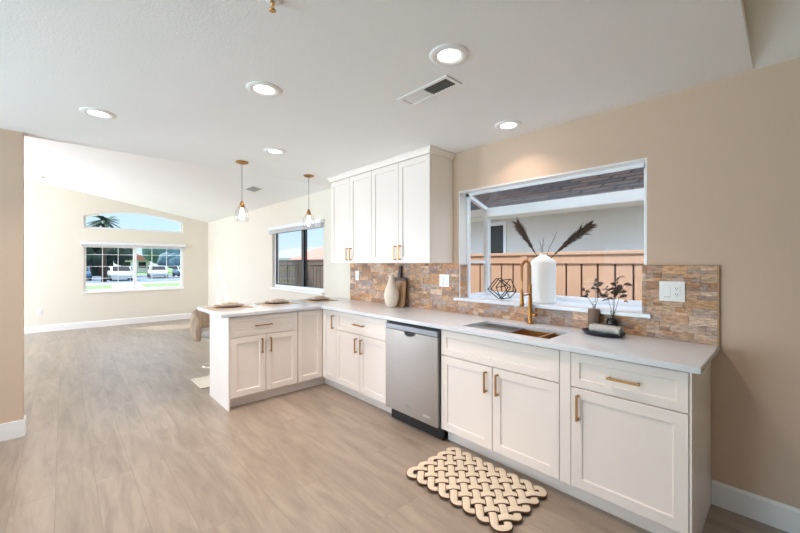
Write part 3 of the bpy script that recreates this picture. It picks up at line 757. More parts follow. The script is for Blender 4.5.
c = thing('fire_sprinkler', 'small metal fire sprinkler head at top edge of the kitchen ceiling', 'sprinkler', (-1.394, -2.133, H))
MB().lathe([(0, -.001), (0.032, -.001), (0.030, -.006), (0.012, -.010), (0.0, -.010)], (-1.394, -2.133, H), 20).build('escutcheon', M_trim, c)
mb = MB(); mb.lathe([(0, -.01), (.008, -.01), (.008, -.022), (.004, -.024), (0.003, -.042), (0, -.042)], (-1.394, -2.133, H), 12)
for s in (-1, 1): mb.tube([(-1.394 + s * .007, -2.133, H - .02), (-1.394 + s * .012, -2.133, H - .032), (-1.394 + s * .003, -2.133, H - .045)], .002, 6)
mb.build('frame_arms', M_bronze, c)
MB().lathe([(0, -.044), (.013, -.044), (.014, -.047), (0, -.048)], (-1.394, -2.133, H), 16).build('deflector', M_bronze, c)

proto = None
for x, y, lab in ((-3.845, -1.39, 'brass and clear glass pendant lamp nearest the open end of the peninsula'), (-3.90, -0.597, 'brass and clear glass pendant lamp nearest the wall cabinets')):
    if proto is None:
        proto = c = thing('pendant_lamp', lab, 'pendant lamp', (x, y, H), 'pendant lamps above the peninsula')
        MB().lathe([(0, -.026), (.014, -.026), (.02, -.022), (.058, -.014), (.062, -.008), (.062, -.0005), (0, -.0005)], (x, y, H), 32).build('canopy', M_brass, c)
        MB().tube([(x, y, H - .02), (x, y, H - .42)], .0028, 8).build('cord', M_cord, c)
        MB().lathe([(0, -.405), (.008, -.405), (.018, -.425), (.024, -.445), (.026, -.470), (.020, -.478), (0, -.478)], (x, y, H), 24).build('socket', M_brass, c)
        g = [(.026, -.455), (.045, -.475), (.060, -.505), (.068, -.545), (.070, -.575), (.066, -.60), (.060, -.617)]
        MB().lathe(g + [(r - .002, z) for r, z in g[::-1]], (x, y, H), 32).build('glass_shade', M_shade, c)
        MB().lathe([(0, -.478), (.013, -.478), (.014, -.49), (.019, -.52), (.022, -.55), (.019, -.58), (.010, -.598), (0, -.602)], (x, y, H), 20).build('bulb', M_bulb, c)
    else:
        c = copy_tree(proto); c.location = (x, y, H); c['label'] = lab

# ------------------------------------------------------------------ place settings on the peninsula
def place(y, rot, n):
    labs = [('reed placemat nearest the open end of the peninsula', 'brown plate on the placemat nearest the open peninsula end', 'folded linen napkin on the plate nearest the open peninsula end'),
            ('middle of the three reed placemats on the peninsula', 'brown plate on the middle placemat of the peninsula', 'folded linen napkin on the middle plate of the peninsula'),
            ('reed placemat nearest the side window wall', 'brown plate on the placemat nearest the side window', 'folded linen napkin on the plate nearest the side window')][n]
    x = -4.06
    pm = MB(); pm.box(-.165, .165, -.195, .195, 0.0005, 0.006, 0.002); o = pm.build('placemat', M_mat, loc=(0, 0, 0)); o.location = (x, y, 0.914); o.rotation_euler.z = rot
    tag(o, labs[0], 'placemat', 'placemats on the peninsula')
    pl = MB(); pl.lathe([(0, .0005), (.085, .0005), (.09, .003), (.142, .017), (.145, .020), (.140, .0205), (.088, .008), (0, .007)], (0, 0, 0), 40)
    o = pl.build('dinner_plate', M_platec, loc=(0, 0, 0)); o.location = (x, y + .01, 0.9205); tag(o, labs[1], 'plate', 'plates on the peninsula')
    c = thing('napkin', labs[2], 'napkin', (0, 0, 0), 'napkins on the plates')
    mb = MB()
    for i in range(3):
        mb.box(-.05 + i * .004, .05 - i * .003, -.085 + i * .004, .085 - i * .004, .0005 + i * .008, .0078 + i * .008, .003)
    mb.build('folded_cloth', M_napkin, c)
    mb = MB(); mb.lathe([(0, 0), (.05, 0), (.055, .004), (.052, .009), (.01, .010), (0, .010)], (0, 0, .0245), 24) if False else mb.box(-.051, .051, -.018, .018, .0245, .0265, .001); mb.build('napkin_band', M_mat, c)
    c.location = (x, y + .01, 0.9285 + .012)
for n, y in enumerate((-1.455, -0.925, -0.385)): place(y, 0.0, n)

# ------------------------------------------------------------------ bar stool
def stool():
    cx, cy = -4.617, -1.42
    c = thing('bar_stool', 'beige boucle bar stool on a square metal base behind the peninsula', 'stool', (cx, cy, 0))
    MB().box(cx - .215, cx + .215, cy - .215, cy + .215, 0.0, 0.012, 0.004).build('base', M_gold, c)
    mb = MB(); mb.lathe([(0, .012), (.05, .012), (.03, .02), (.028, .022), (.028, .30), (.022, .302), (.022, .53), (0, .53)], (cx, cy, 0), 20); mb.build('pole', M_gold, c)
    mb = MB(); pts = [(cx - .02, cy - .02, .20)] + [(cx + .13 * math.cos(a) + .05, cy + .15 * math.sin(a), .20) for a in [(-2.4 + 4.8 * i / 20) for i in range(21)]] + [(cx - .02, cy + .02, .20)]
    mb.tube(pts, .010, 8); mb.build('footrest', M_gold, c)
    st = MB(); st.lathe([(0, .53), (.16, .53), (.2, .545), (.205, .58), (.195, .605), (.16, .615), (0, .615)], (cx, cy, 0), 32); st.build('seat', M_seat, c)
    # barrel back, open toward the counter (+x)
    bm = bmesh.new(); N, K = 44, 10; rnd = random.Random(5); R = []
    for i in range(N + 1):
        a = math.radians(62) + math.radians(236) * i / N; edge = math.sin(PI * i / N) ** .35
        top = .66 + .20 * edge
        sec = []
        for k in range(16):
            q = 2 * PI * k / 16; rr = .222 + .036 * math.cos(q) + .006 * math.sin(a * 16)
            z = .50 + (top - .50) * (.5 + .5 * math.sin(q) * (1 if True else 1))
            sec.append(bm.verts.new((cx + rr * math.cos(a), cy + rr * math.sin(a) * 1.02, z + .004 * math.sin(a * 23 + k))))
        R.append(sec)
    for A, B in zip(R[:-1], R[1:]):
        for k in range(16): bm.faces.new((A[k], A[(k + 1) % 16], B[(k + 1) % 16], B[k])).smooth = True
    bm.faces.new(R[0]); bm.faces.new(R[-1][::-1])
    mb = MB(); mb.bm.free(); mb.bm = bm; mb.build('backrest', M_fur, c)
stool()

# ------------------------------------------------------------------ braided rope mat
def rope_mat():
    nx, ny = 8, 5; X0, X1, Y0, Y1 = -1.70, -0.985, -1.105, -0.62
    px_, py_ = (X1 - X0) / nx, (Y1 - Y0) / ny
    x, y, dx, dy = .5, 0.0, 1, 1; pts = []; start = None
    g = math.gcd(nx, ny)
    mb = MB(); 
    seq = []; steps = 0
    while True:
        seq.append((x, y, dx, dy))
        nxx, nyy = x + .5 * dx, y + .5 * dy
        x, y = nxx, nyy
        if x <= 1e-6 or x >= nx - 1e-6: dx = -dx
        if y <= 1e-6 or y >= ny - 1e-6: dy = -dy
        steps += 1
        if steps > 5 and abs(x - .5) < 1e-6 and abs(y) < 1e-6: break
        if steps > 1000: break
    P = []
    for (x, y, dx, dy) in seq:
        edge = x < 1e-6 or y < 1e-6 or x > nx - 1e-6 or y > ny - 1e-6
        i = round(x * 2)
        if edge: z = 0.014
        else:
            slash = (dx * dy) > 0
            over = (i % 2 == 1) if slash else (i % 2 == 0)
            z = 0.0245 if over else 0.0100
        P.append(Vector((X0 + x * px_, Y0 + y * py_, z)))
    n = len(P); out = []
    for i in range(n):      # Catmull-Rom
        p0, p1, p2, p3 = P[i - 1], P[i], P[(i + 1) % n], P[(i + 2) % n]
        for k in range(5):
            t = k / 5
            out.append(0.5 * ((2 * p1) + (p2 - p0) * t + (2 * p0 - 5 * p1 + 4 * p2 - p3) * t * t + (3 * p1 - p0 - 3 * p2 + p3) * t ** 3))
    for it in range(3): out = [(out[i - 1] + out[i] * 2 + out[(i + 1) % len(out)]) / 4 for i in range(len(out))]
    for p in out: p.z = max(p.z, .0100)
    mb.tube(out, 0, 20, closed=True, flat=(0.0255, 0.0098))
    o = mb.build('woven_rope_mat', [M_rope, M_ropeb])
    return tag(o, 'cream knotted rope floor mat with brown edges before the sink cabinet', 'mat')
rope_mat()

# ------------------------------------------------------------------ things on the garden window sill
SZ = 1.0625
vx, vy = -1.375, 0.15
v = MB(); v.lathe([(0, 0), (.090, 0), (.097, .006), (.098, .02), (.098, .318), (.094, .335), (.080, .352), (.040, .378), (.027, .388), (.025, .398), (.027, .402), (.022, .402), (.020, .385), (.035, .372), (.06, .34), (0, .05)], (vx, vy, SZ), 48)
tag(v.build('tall_vase', M_ceramic), 'tall white shouldered vase holding plumes on the garden window sill', 'vase')
def plume(label, tip, n=260, width=0.05, seed=1):
    rnd = random.Random(seed); base = Vector((vx, vy, SZ + .30)); tip = Vector(tip); d = tip - base
    bend = Vector((0, 0, -.10 * d.length)) if abs(d.x) > .3 else Vector((0.02, 0, -.03))
    def cur(t): return base + d * t - bend * (t * (1 - t)) * 1.6
    c = thing('feather_plume', label, 'plume', (vx, vy, SZ + .3), 'dark plumes in the white vase')
    MB().tube([cur(i / 16) for i in range(17)], [.0032 * (1 - .6 * i / 16) for i in range(17)], 6).build('quill', M_stem, c)
    mb = MB(); bm = mb.bm
    for i in range(n):
        t = .24 + .76 * (i / n); p = cur(t); tg = (cur(min(1, t + .02)) - cur(t - .02)).normalized()
        side = tg.cross(Vector((0, 1, 0))).normalized()
        clump = .75 + .45 * noise.noise(Vector((t * 22, seed * 3.7, 0)))
        prof = (min(1, (t - .2) / .5) ** .8) * (1 - .35 * max(0, (t - .75) / .25)) * width * 1.55 * clump
        for s in (-1, 1):
            L = prof * rnd.uniform(.45, 1.15); yv = rnd.uniform(-.5, .5)
            dirn = (side * s + tg * rnd.uniform(.9, 2.0) + Vector((0, yv, 0))).normalized()
            q1 = p + dirn * L * .55; q2 = p + dirn * L + tg * L * .25 + Vector((0, 0, -.12 * L)); w = tg * .0022
            vs = [bm.verts.new(a) for a in (p - w, p + w, q1 + w * 1.3, q2, q1 - w * 1.3)]
            bm.faces.new(vs)
    mb.build('barbs', M_plume, c, recalc=False)
plume('dark feather plume leaning left in the white sill vase', (-1.60, .13, 1.735), seed=2, n=320, width=.052)
plume('dark feather plume leaning right in the white sill vase', (-1.0, .15, 1.675), seed=3, n=380, width=.054)
for k, (tx, tz, ty, lab) in enumerate(((-1.36, 1.60, .12, 'short bare twig upright between the plumes in the white vase'), (-1.27, 1.64, .16, 'long bare twig leaning right between the plumes in the white vase'), (-1.43, 1.58, .2, 'bare twig leaning left between the plumes in the white vase'))):
    mb = MB(); a = Vector((vx, vy, SZ + .3)); b_ = Vector((tx, ty, tz))
    mb.tube([a.lerp(b_, i / 6) + Vector((.006 * math.sin(i * 1.3 + k), 0, 0)) for i in range(7)], [.002] * 6 + [.0008], 5)
    for i in range(3, 6):
        p = a.lerp(b_, i / 6); mb.tube([p, p + Vector((.02 * (-1) ** i, .005, .035))], .0009, 4)
    tag(mb.build('dry_twig', M_stem), lab, 'twig', 'twigs in the white vase')

c = thing('wire_sculpture', 'black interlocked wire frame ornament on the garden window sill', 'ornament', (-1.735, .12, SZ))
def sq_frame(center, s, rx, ry, rz, nm):
    Mx = Matrix.Translation(center) @ Matrix.Rotation(rz, 4, 'Z') @ Matrix.Rotation(ry, 4, 'Y') @ Matrix.Rotation(rx, 4, 'X')
    mb = MB(); h = s / 2; dd = .045
    for yy in (-dd, dd):
        pts = []
        for (a, b) in ((-h, -h), (h, -h), (h, h), (-h, h)):
            for q in range(4):
                an = math.atan2(b, a) - PI / 4 + PI / 2 * q / 3
                pts.append(Mx @ Vector((a * .84 + .16 * h * 1.2 * math.cos(an) * 1.0, yy, b * .84 + .16 * h * 1.2 * math.sin(an))))
        mb.tube(pts, .0042, 6, closed=True)
    for a, b in ((-h, -h), (h, -h), (h, h), (-h, h)): mb.tube([Mx @ Vector((a * .97, -dd, b * .97)), Mx @ Vector((a * .97, dd, b * .97))], .004, 6)
    return mb.build(nm, M_bmetal, c)
sq_frame(Vector((-1.765, .12, SZ + .098)), .128, 0, math.radians(38), .25, 'wire_frame')
sq_frame(Vector((-1.70, .12, SZ + .094)), .124, .15, math.radians(55), -.35, 'wire_frame')

# ------------------------------------------------------------------ things on the counter
CZ = 0.9142
v = MB(); v.lathe([(0, 0), (.038, 0), (.045, .004), (.066, .05), (.079, .10), (.081, .135), (.074, .175), (.056, .225), (.038, .27), (.029, .31), (.027, .335), (.031, .345), (.026, .346), (.022, .33), (.03, .27), (0, .1)], (-2.885, -.178, CZ), 40)
tag(v.build('ceramic_vase', M_cream), 'cream teardrop vase on the counter under the wall cabinets', 'vase')
def board(name, label, cx, yb, w_, h_, hh, m, tilt, th=.018):
    mb = MB(); pts = []; r = .03
    def arc(ax, az, a0, a1, rr=r):
        for i in range(7):
            a = a0 + (a1 - a0) * i / 6; pts.append((ax + rr * math.cos(a), 0, az + rr * math.sin(a)))
    arc(-w_ / 2 + r, r, PI, 1.5 * PI); arc(w_ / 2 - r, r, 1.5 * PI, 2 * PI); arc(w_ / 2 - r, h_ - r, 0, PI / 2)
    if hh: pts.append((.022, 0, h_)); arc(.0, h_ + hh - .02, 0, PI, .02); pts.append((-.022, 0, h_))
    arc(-w_ / 2 + r, h_ - r, PI / 2, PI)
    mb.prism(pts, (0, th, 0)); bmesh.ops.bevel(mb.bm, geom=[e for e in mb.bm.edges if e.calc_face_angle(0) > 1.2], offset=.002, segments=1, affect='EDGES')
    o = mb.build(name, m, loc=(0, 0, 0)); o.location = (cx, yb, CZ); o.rotation_euler.x = -tilt
    return tag(o, label, 'cutting board')
board('cutting_board', 'dark walnut cutting board with handle leaning on the backsplash', -2.905, -.081, .24, .315, .13, M_walnut, .10)
board('cutting_board', 'light maple cutting board leaning in front of the walnut board', -2.855, -.101, .155, .285, 0, M_maple, .10)

tx, ty = -.822, -.168
tr = MB(); tr.lathe([(0, .002), (.10, .002), (.115, .006), (.127, .022), (.132, .030), (.128, .031), (.108, .012), (0, .010)], (0, 0, 0), 40)
for v_ in tr.bm.verts: v_.co.y *= .62
o = tr.build('oval_tray', M_tray, loc=(0, 0, 0)); o.location = (tx, ty, CZ - .0015); tag(o, 'dark glossy oval tray at the right end of the counter', 'tray')
# rolled towel
mb = MB(); bm = mb.bm
L = .19; turns = 3.2; N = 70; R = []
for i in range(N + 1):
    a = 2 * PI * turns * i / N; rr = .006 + .025 * i / N
    R.append([bm.verts.new((-L / 2 + L * k / 8, rr * math.cos(a) * 1.08, rr * math.sin(a) * .95)) for k in range(9)])
for A, B in zip(R[:-1], R[1:]):
    for k in range(8): bm.faces.new((A[k], A[k + 1], B[k + 1], B[k])).smooth = True
bmesh.ops.solidify(bm, geom=bm.faces[:], thickness=.0045)
o = mb.build('rolled_towel', M_towel, loc=(0, 0, 0)); o.location = (tx + .02, ty - .015, CZ + .044); o.rotation_euler.z = -.16
tag(o, 'rolled cream hand towel lying on the dark tray', 'towel')
def leaf(bm, p, d, L, w, rnd):
    d = d.normalized(); s = d.cross(Vector((0, 0, 1))).normalized() if abs(d.z) < .95 else Vector((1, 0, 0)); u = s.cross(d); ro = rnd.uniform(-1.4, 1.4); s, u = s * math.cos(ro) + u * math.sin(ro), u * math.cos(ro) - s * math.sin(ro)
    rows = []
    for i in range(5):
        t = i / 4; ww = w * math.sin(PI * min(.98, t * .9 + .06)) ; c0 = p + d * L * t - u * (-.25 * L * t * (1 - t)) + Vector((0, 0, -.18 * L * t * t))
        rows.append([bm.verts.new(c0 - s * ww + u * ww * .3), bm.verts.new(c0), bm.verts.new(c0 + s * ww + u * ww * .3)])
    for A, B in zip(rows[:-1], rows[1:]):
        for k in range(2): bm.faces.new((A[k], A[k + 1], B[k + 1], B[k])).smooth = True
def sprig(label, base, stems, seed, orange=False):
    rnd = random.Random(seed); c = thing('leafy_sprig', label, 'sprig', base)
    st = MB(); lf = MB(); ol = MB()
    for (tip, nl) in stems:
        a = Vector(base); b_ = Vector(tip)
        pts = [a.lerp(b_, i / 7) + Vector((.004 * math.sin(i), .004 * math.cos(i * 1.7), 0)) for i in range(8)]
        st.tube(pts, [.0018 - .00012 * i for i in range(8)], 5)
        for j in range(nl):
            t = .62 + .38 * j / max(1, nl - 1); p = a.lerp(b_, t)
            an = rnd.uniform(0, 2 * PI); d = Vector((math.cos(an), math.sin(an) * .6, rnd.uniform(-.05, .8)))
            leaf(lf.bm, p, d, rnd.uniform(.034, .056), rnd.uniform(.010, .015), rnd)
    if orange:
        for j in range(2): leaf(ol.bm, Vector(base) + Vector((.075, -.02, .13 - .02 * j)), Vector((.6, -.2, -.5 + j)), .03, .009, rnd)
        ol.build('orange_leaves', M_leafo, c, recalc=False)
    st.build('stems', M_stem, c); lf.build('leaves', M_leaf, c, recalc=False)
bx_, by_ = -.915, -.0565
c = thing('stone_bottle', 'brown stoneware bottle with glass neck behind the dark tray', 'bottle', (bx_, by_, CZ))
MB().lathe([(0, 0), (.037, 0), (.038, .004), (.037, .15), (.035, .156), (.012, .158), (.011, .150), (0, .150)], (bx_, by_, CZ), 32).build('body', M_stoneb, c)
MB().lathe([(.010, .158), (.010, .19), (.012, .195), (.0105, .195), (.0085, .19), (.0085, .158)], (bx_, by_, CZ), 16).build('neck', M_vial, c)
sprig('dark leafy sprig standing in the brown stoneware bottle', (bx_, by_, CZ + .155), [((bx_ + .02, by_, CZ + .34), 8), ((bx_ - .055, by_ - .01, CZ + .275), 5), ((bx_ + .045, by_, CZ + .285), 4)], 4)
bx_, by_ = -.802, -.053
c = thing('black_bottle', 'small black glass bottle with flared neck behind the rolled towel', 'bottle', (bx_, by_, CZ))
MB().lathe([(0, 0), (.030, 0), (.033, .006), (.033, .085), (.028, .098), (.012, .106), (0, .106)], (bx_, by_, CZ), 32).build('body', M_darkg, c)
MB().lathe([(.011, .106), (.010, .13), (.016, .15), (.0145, .15), (.0085, .13), (.0095, .106)], (bx_, by_, CZ), 16).build('neck', M_vial, c)
sprig('tall leafy sprig with orange leaf in the small black bottle', (bx_, by_, CZ + .105), [((bx_ + .03, by_, CZ + .37), 9), ((bx_ + .07, by_ - .01, CZ + .33), 6), ((bx_ - .035, by_, CZ + .29), 7), ((bx_ + .02, by_ - .02, CZ + .30), 5)], 9, True)

# ------------------------------------------------------------------ outdoors
M_grass = mat('grass', rgb(122, 150, 96), 0.9, var=0.25, scale=2)
M_conc = mat('concrete', rgb(206, 204, 202), 0.85, var=0.06, scale=1)
M_asph = mat('asphalt', rgb(120, 134, 150), 0.9, var=0.1, scale=2)
M_soil = mat('side_yard_gravel', rgb(190, 180, 165), 0.95, var=0.2, scale=12)
M_cedar = mat('cedar_boards', rgb(190, 154, 130), 0.8, var=0.12, scale=5, stretch=(6, 6, .6))
M_shadefence = mat('shaded_fence_boards', rgb(92, 76, 68), 0.85, var=0.2, scale=5, stretch=(6, 6, .6))  # dark copy of the fence boards, shade put into the colour
M_stucco = mat('neighbour_stucco', rgb(226, 224, 222), 0.9, var=0.05, scale=3, bump=0.3, bscale=60)
M_fascia = mat('fascia_paint', rgb(120, 112, 106), 0.6)
M_redroof = mat('red_roof', rgb(206, 130, 116), 0.9, var=0.1)
M_greyroof = mat('grey_roof', rgb(150, 152, 160), 0.9, var=0.1)
def shingle_material():
    m = bpy.data.materials.new('asphalt_shingles'); m.use_nodes = True; n = m.node_tree; b = n.nodes['Principled BSDF']; L_ = n.links.new
    t = n.nodes.new('ShaderNodeTexCoord')
    br = n.nodes.new('ShaderNodeTexBrick'); br.inputs['Scale'].default_value = 1; br.inputs['Brick Width'].default_value = .5; br.inputs['Row Height'].default_value = .2; br.inputs['Mortar Size'].default_value = .022
    br.inputs['Color1'].default_value = rgb(44, 43, 48); br.inputs['Color2'].default_value = rgb(68, 56, 52); br.inputs['Mortar'].default_value = rgb(16, 16, 20)
    L_(t.outputs['Object'], br.inputs['Vector']); L_(br.outputs['Color'], b.inputs['Base Color']); b.inputs['Roughness'].default_value = .95; b.inputs['Specular IOR Level'].default_value = .1; return m
M_shingle = shingle_material()

struct(MB().box(-160, 40, -80, 80, GZ - .5, GZ - .03).build('ground', M_grass, loc=(0, 0, GZ)), 'green lawn outside the house', 'ground')
struct(MB().box(-14, 12, WT + .02, 6.5, GZ - .029, GZ).build('ground_side_yard', M_soil), 'gravel side yard between house and fence', 'ground')
struct(MB().box(-66, -41, -60, 70, GZ - .029, GZ - .01).build('street', M_asph), 'blue grey street beyond the front lawn', 'street')
struct(MB().box(-40.5, -37.5, -60, 60, GZ - .029, GZ + .0).build('sidewalk', M_conc), 'pale sidewalk along the street', 'sidewalk')
struct(MB().prism([(-37.5, .15, GZ - .029), (-37.5, 2.0, GZ - .029), (-14, .3, GZ - .029), (-14, -1.6, GZ - .029)], (0, 0, .03)).build('driveway', M_conc), 'pale concrete driveway on the front lawn', 'driveway')

def fence(label, xa, xb, y, m, bw, zt):
    c = thing('wood_fence', label, 'fence', ((xa + xb) / 2, y, GZ))
    mb = MB(); x = xa; rnd = random.Random(int(xa * 10))
    while x < xb - .02:
        mb.box(x + .010, min(x + bw, xb) - .010, y, y + .02, GZ + .03, zt - .10); x += bw
    mb.build('board_panel', m, c)
    MB().box(xa, xb, y + .02, y + .03, GZ + .03, zt - .1).build('backing_boards', M_walnut, c)
    mb = MB(); mb.box(xa, xb, y - .02, y + .03, zt - .12, zt - .02, .004); mb.box(xa, xb, y - .04, y + .07, zt - .02, zt + .015, .004); mb.build('top_rail', m, c)
    x = xa + .05
    while x < xb:
        MB().box(x - .045, x + .045, y - .03, y + .06, GZ, zt - .02, .004).build('post', m, c); x += 2.3
    return c
fence('light cedar board fence seen through the garden window', -4.6, 3.0, 1.5, M_cedar, .168, 1.50)
fence('board fence with shade put into its dark colour, seen through the living side window', -13.5, -4.72, 1.5, M_shadefence, .15, 1.46)

c = thing('neighbour_house', 'tan stucco neighbour house with dark shingle roof beyond the cedar fence', 'house', (-0.5, 6, GZ))
MB().box(-5.2, 5, 3.6, 9.4, GZ, 2.30).build('wall', M_stucco, c)
mb = MB(); mb.prism([(-5.6, 2.95, 2.36), (-5.6, 6.5, 2.50 + 3.25 * .47), (-5.6, 9.75, 2.50), (-5.6, 9.75, 2.42), (-5.6, 6.5, 2.42 + 3.25 * .47), (-5.6, 2.95, 2.28)], (11, 0, 0)); mb.build('roof', M_shingle, c)
MB().box(-5.6, 5.4, 2.90, 2.95, 2.24, 2.38).build('fascia', M_fascia, c)
MB().box(-5.5, 5.3, 2.95, 3.6, 2.25, 2.28).build('soffit', M_stucco, c)
wn = MB(); wn.box(-4.25, -3.75, 3.57, 3.6, 1.25, 2.2, .003); wn = wn.build('window', M_vinyl, c)
MB().box(-4.19, -3.81, 3.560, 3.571, 1.32, 2.13).build('pane', M_black, wn)

def house(label, loc, wx, wy, hw, hr, mwall, mroof):
    c = thing('distant_house', label, 'house', loc); x, y, z = loc
    MB().box(x - wx / 2, x + wx / 2, y - wy / 2, y + wy / 2, z, z + hw).build('wall', mwall, c)
    mb = MB(); mb.prism([(x - wx / 2 - .5, y - wy / 2 - .5, z + hw), (x - wx / 2 - .5, y + wy / 2 + .5, z + hw), (x - wx / 2 - .5, y, z + hw + hr)], (wx + 1, 0, 0)); mb.build('roof', mroof, c)
    for s in (-1, 1):
        MB().box(x + wx / 2, x + wx / 2 + .05, y + s * wy * .25 - .6, y + s * wy * .25 + .6, z + .9, z + 2).build('window', M_black, c)
    return c
house('distant grey roofed house seen over the dark fence', (-38, 20, GZ), 18, 10, 2.3, 1.45, M_stucco, M_greyroof)
house('pink roofed house seen over the dark fence beside the window edge', (-18.2, 9.2, GZ), 3.6, 4, 1.75, 1.0, M_stucco, M_redroof)
house('pale house behind the street at the middle of the far window', (-90, 7.3, GZ), 8, 5, 2.4, 1.3, M_stucco, M_redroof)

def blob_tree(label, loc, h, r, m, seed, squash=1.0, trunk=True, n=26, name='street_tree'):
    rnd = random.Random(seed); c = thing(name, label, 'tree', loc); x, y, z = loc
    mb = MB()
    for i in range(n):
        a = rnd.uniform(0, 2 * PI); q = rnd.uniform(0, 1) ** .5 * r * .75; zz = z + h * rnd.uniform(.45, .88)
        t = bmesh.new(); bmesh.ops.create_icosphere(t, subdivisions=2, radius=r * rnd.uniform(.28, .45))
        for v_ in t.verts: v_.co *= 1 + .35 * noise.noise(v_.co * (3.0 / r) + Vector((i * 3.1, seed, 0)))
        if zz + r * .45 > z + h: zz = z + h - r * .4
        mb.merge(t, Matrix.Translation((x + q * math.cos(a), y + q * math.sin(a) * squash, zz)))
    smooth(mb.build('foliage', m, c))
    if trunk: MB().tube([(x, y, z), (x + .05 * h * .2, y, z + h * .3), (x, y, z + h * .6)], [.06 * h * .5, .045 * h * .5, .02 * h], 8).build('trunk', M_walnut, c)
M_dkgreen = mat('dark_foliage', rgb(44, 58, 48), 0.9, var=0.5, scale=3)
M_hazegreen = mat('hazed_foliage', rgb(92, 122, 132), 0.9, var=0.4, scale=2)  # bluish haze of the window put into the leaf colour
blob_tree('dense dark tree at the left in the far window', (-60, -3.6, GZ), 5.2, 1.75, M_dkgreen, 1, n=30)
blob_tree('dense dark tree behind the blue car in the far window', (-56, -0.4, GZ), 4.8, 1.5, M_dkgreen, 2, n=30)
blob_tree('dense dark tree beside the centre bar of the far window', (-60, 2.9, GZ), 4.7, 1.6, M_dkgreen, 3, n=30)
blob_tree('dense dark tree directly behind the palm trunk in the far window', (-64, 0.9, GZ), 5.3, 1.7, M_dkgreen, 8, n=30)
blob_tree('haze-tinted domed tree in the right pane of the far window', (-82, 11.5, GZ), 6.4, 4.0, M_hazegreen, 4, n=34)
blob_tree('low haze-tinted tree at right edge of the far window', (-70, 15.6, GZ), 4.0, 2.4, M_hazegreen, 5)
blob_tree('low haze-tinted hedge tree beside the pale distant house', (-62, 9.2, GZ), 3.2, 1.9, M_hazegreen, 6)

hd = bmesh.new(); bmesh.ops.create_cube(hd, size=1); bmesh.ops.subdivide_edges(hd, edges=hd.edges[:], cuts=14, use_grid_fill=True)
for v_ in hd.verts:
    q = Vector((v_.co.x * 1.6, v_.co.y * 11, (v_.co.z + .5) * 2.3)); q *= 1; nn = noise.noise(q * 1.3); q.x += nn * .5; q.z += nn * .5 * (1 if q.z > .2 else 0); v_.co = q + Vector((-66.5, -3.0, GZ - .02))
mb = MB(); mb.merge(hd); tag(smooth(mb.build('garden_hedge', M_dkgreen)), 'dark green hedge behind the parked cars in the far window', 'hedge')

def palm(label, loc, h, seed):
    rnd = random.Random(seed); c = thing('palm_tree', label, 'tree', loc); x, y, z = loc
    MB().tube([(x, y, z), (x + .1, y, z + h * .5), (x, y, z + h)], [.22, .16, .15], 10).build('trunk', M_walnut, c)
    mb = MB(); bm = mb.bm; top = Vector((x, y, z + h))
    for i in range(38):
        a = rnd.uniform(0, 2 * PI); el = rnd.uniform(-.55, 1.1); L = rnd.uniform(1.1, 1.6)
        hd = Vector((math.cos(a), math.sin(a), 0)); prev = None
        for k in range(9):
            t = k / 8; p = top + hd * L * t * math.cos(el * (1 - .3 * t)) + Vector((0, 0, L * (math.sin(el) * t - .55 * t * t)))
            sd = Vector((-hd.y, hd.x, 0)); w_ = .17 * math.sin(PI * (t * .9 + .08))
            cur = [bm.verts.new(p - sd * w_ + Vector((0, 0, -w_ * .7))), bm.verts.new(p), bm.verts.new(p + sd * w_ + Vector((0, 0, -w_ * .7)))]
            if prev:
                for q in range(2): bm.faces.new((prev[q], prev[q + 1], cur[q + 1], cur[q]))
            prev = cur
    mb.build('fronds', mat('palm_frond', rgb(84, 104, 92), .7, var=.4, scale=2), c, recalc=False)
palm('palm tree whose crown shows in the arched window', (-44, 0.07, GZ), 5.75, 3)

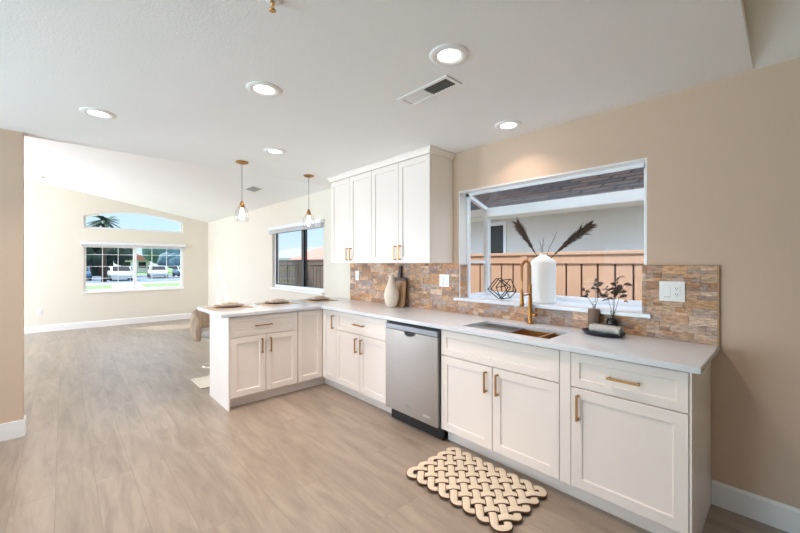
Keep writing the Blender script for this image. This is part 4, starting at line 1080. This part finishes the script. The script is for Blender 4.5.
def car(label, loc, rz, col, mname):
    m = mat(mname, col, 0.25, 0.2, var=.02)
    c = thing('parked_car', label, 'car', (0, 0, 0))
    side = [(-2.2, .35), (-2.2, .75), (-2.05, .88), (-1.2, .96), (-.55, 1.42), (.85, 1.46), (1.55, 1.0), (2.1, .92), (2.2, .7), (2.2, .35), (1.85, .25), (-1.85, .25)]
    mb = MB(); mb.prism([(u, -.88, z) for u, z in side], (0, 1.76, 0), .05); smooth(mb.build('body', m, c))
    g = [(-1.08, 1.0), (-.55, 1.36), (.80, 1.39), (1.38, 1.02)]
    mb = MB(); mb.prism([(u, -.895, z) for u, z in g], (0, 1.79, 0)); mb.build('side_windows', M_black, c)
    mb = MB()
    mb.prism([(-1.22, -.74, .98), (-.57, -.66, 1.40), (-.57, .66, 1.40), (-1.22, .74, .98)], (-.04, 0, .02)); mb.build('windshield', M_black, c)
    mb = MB(); mb.prism([(1.56, -.74, 1.01), (.88, -.66, 1.43), (.88, .66, 1.43), (1.56, .74, 1.01)], (.04, 0, .02)); mb.build('rear_window', M_black, c)
    for sx_ in (-1.35, 1.35):
        for sy_ in (-.86, .86):
            t = MB(); t.lathe([(0, -.1), (.2, -.1), (.32, -.09), (.33, 0), (.32, .09), (.2, .1), (0, .1)], (0, 0, 0), 20)
            bmesh.ops.rotate(t.bm, verts=t.bm.verts[:], matrix=Matrix.Rotation(PI / 2, 3, 'X')); bmesh.ops.translate(t.bm, verts=t.bm.verts[:], vec=(sx_, sy_, .33)); t.build('wheel', M_black, c)
    c.location = loc; c.rotation_euler.z = rz
car('blue car at the left of the far window', (-49.5, -1.6, GZ - .01), PI, rgb(96, 130, 160), 'blue_car_paint')
car('white car left of the centre bar of the far window', (-47, 1.55, GZ - .01), PI, rgb(235, 235, 235), 'white_car_paint')
car('white car in the right pane of the far window', (-52, 5.6, GZ - .01), PI * .97, rgb(235, 235, 235), 'white_car_paint')
car('dark blue car right of the white car in the far window', (-53, 8.6, GZ - .01), PI, rgb(86, 116, 150), 'dark_blue_car_paint')
car('silver car at the right edge of the far window', (-50, 10.6, GZ - .01), PI * .9, rgb(190, 196, 204), 'silver_car_paint')
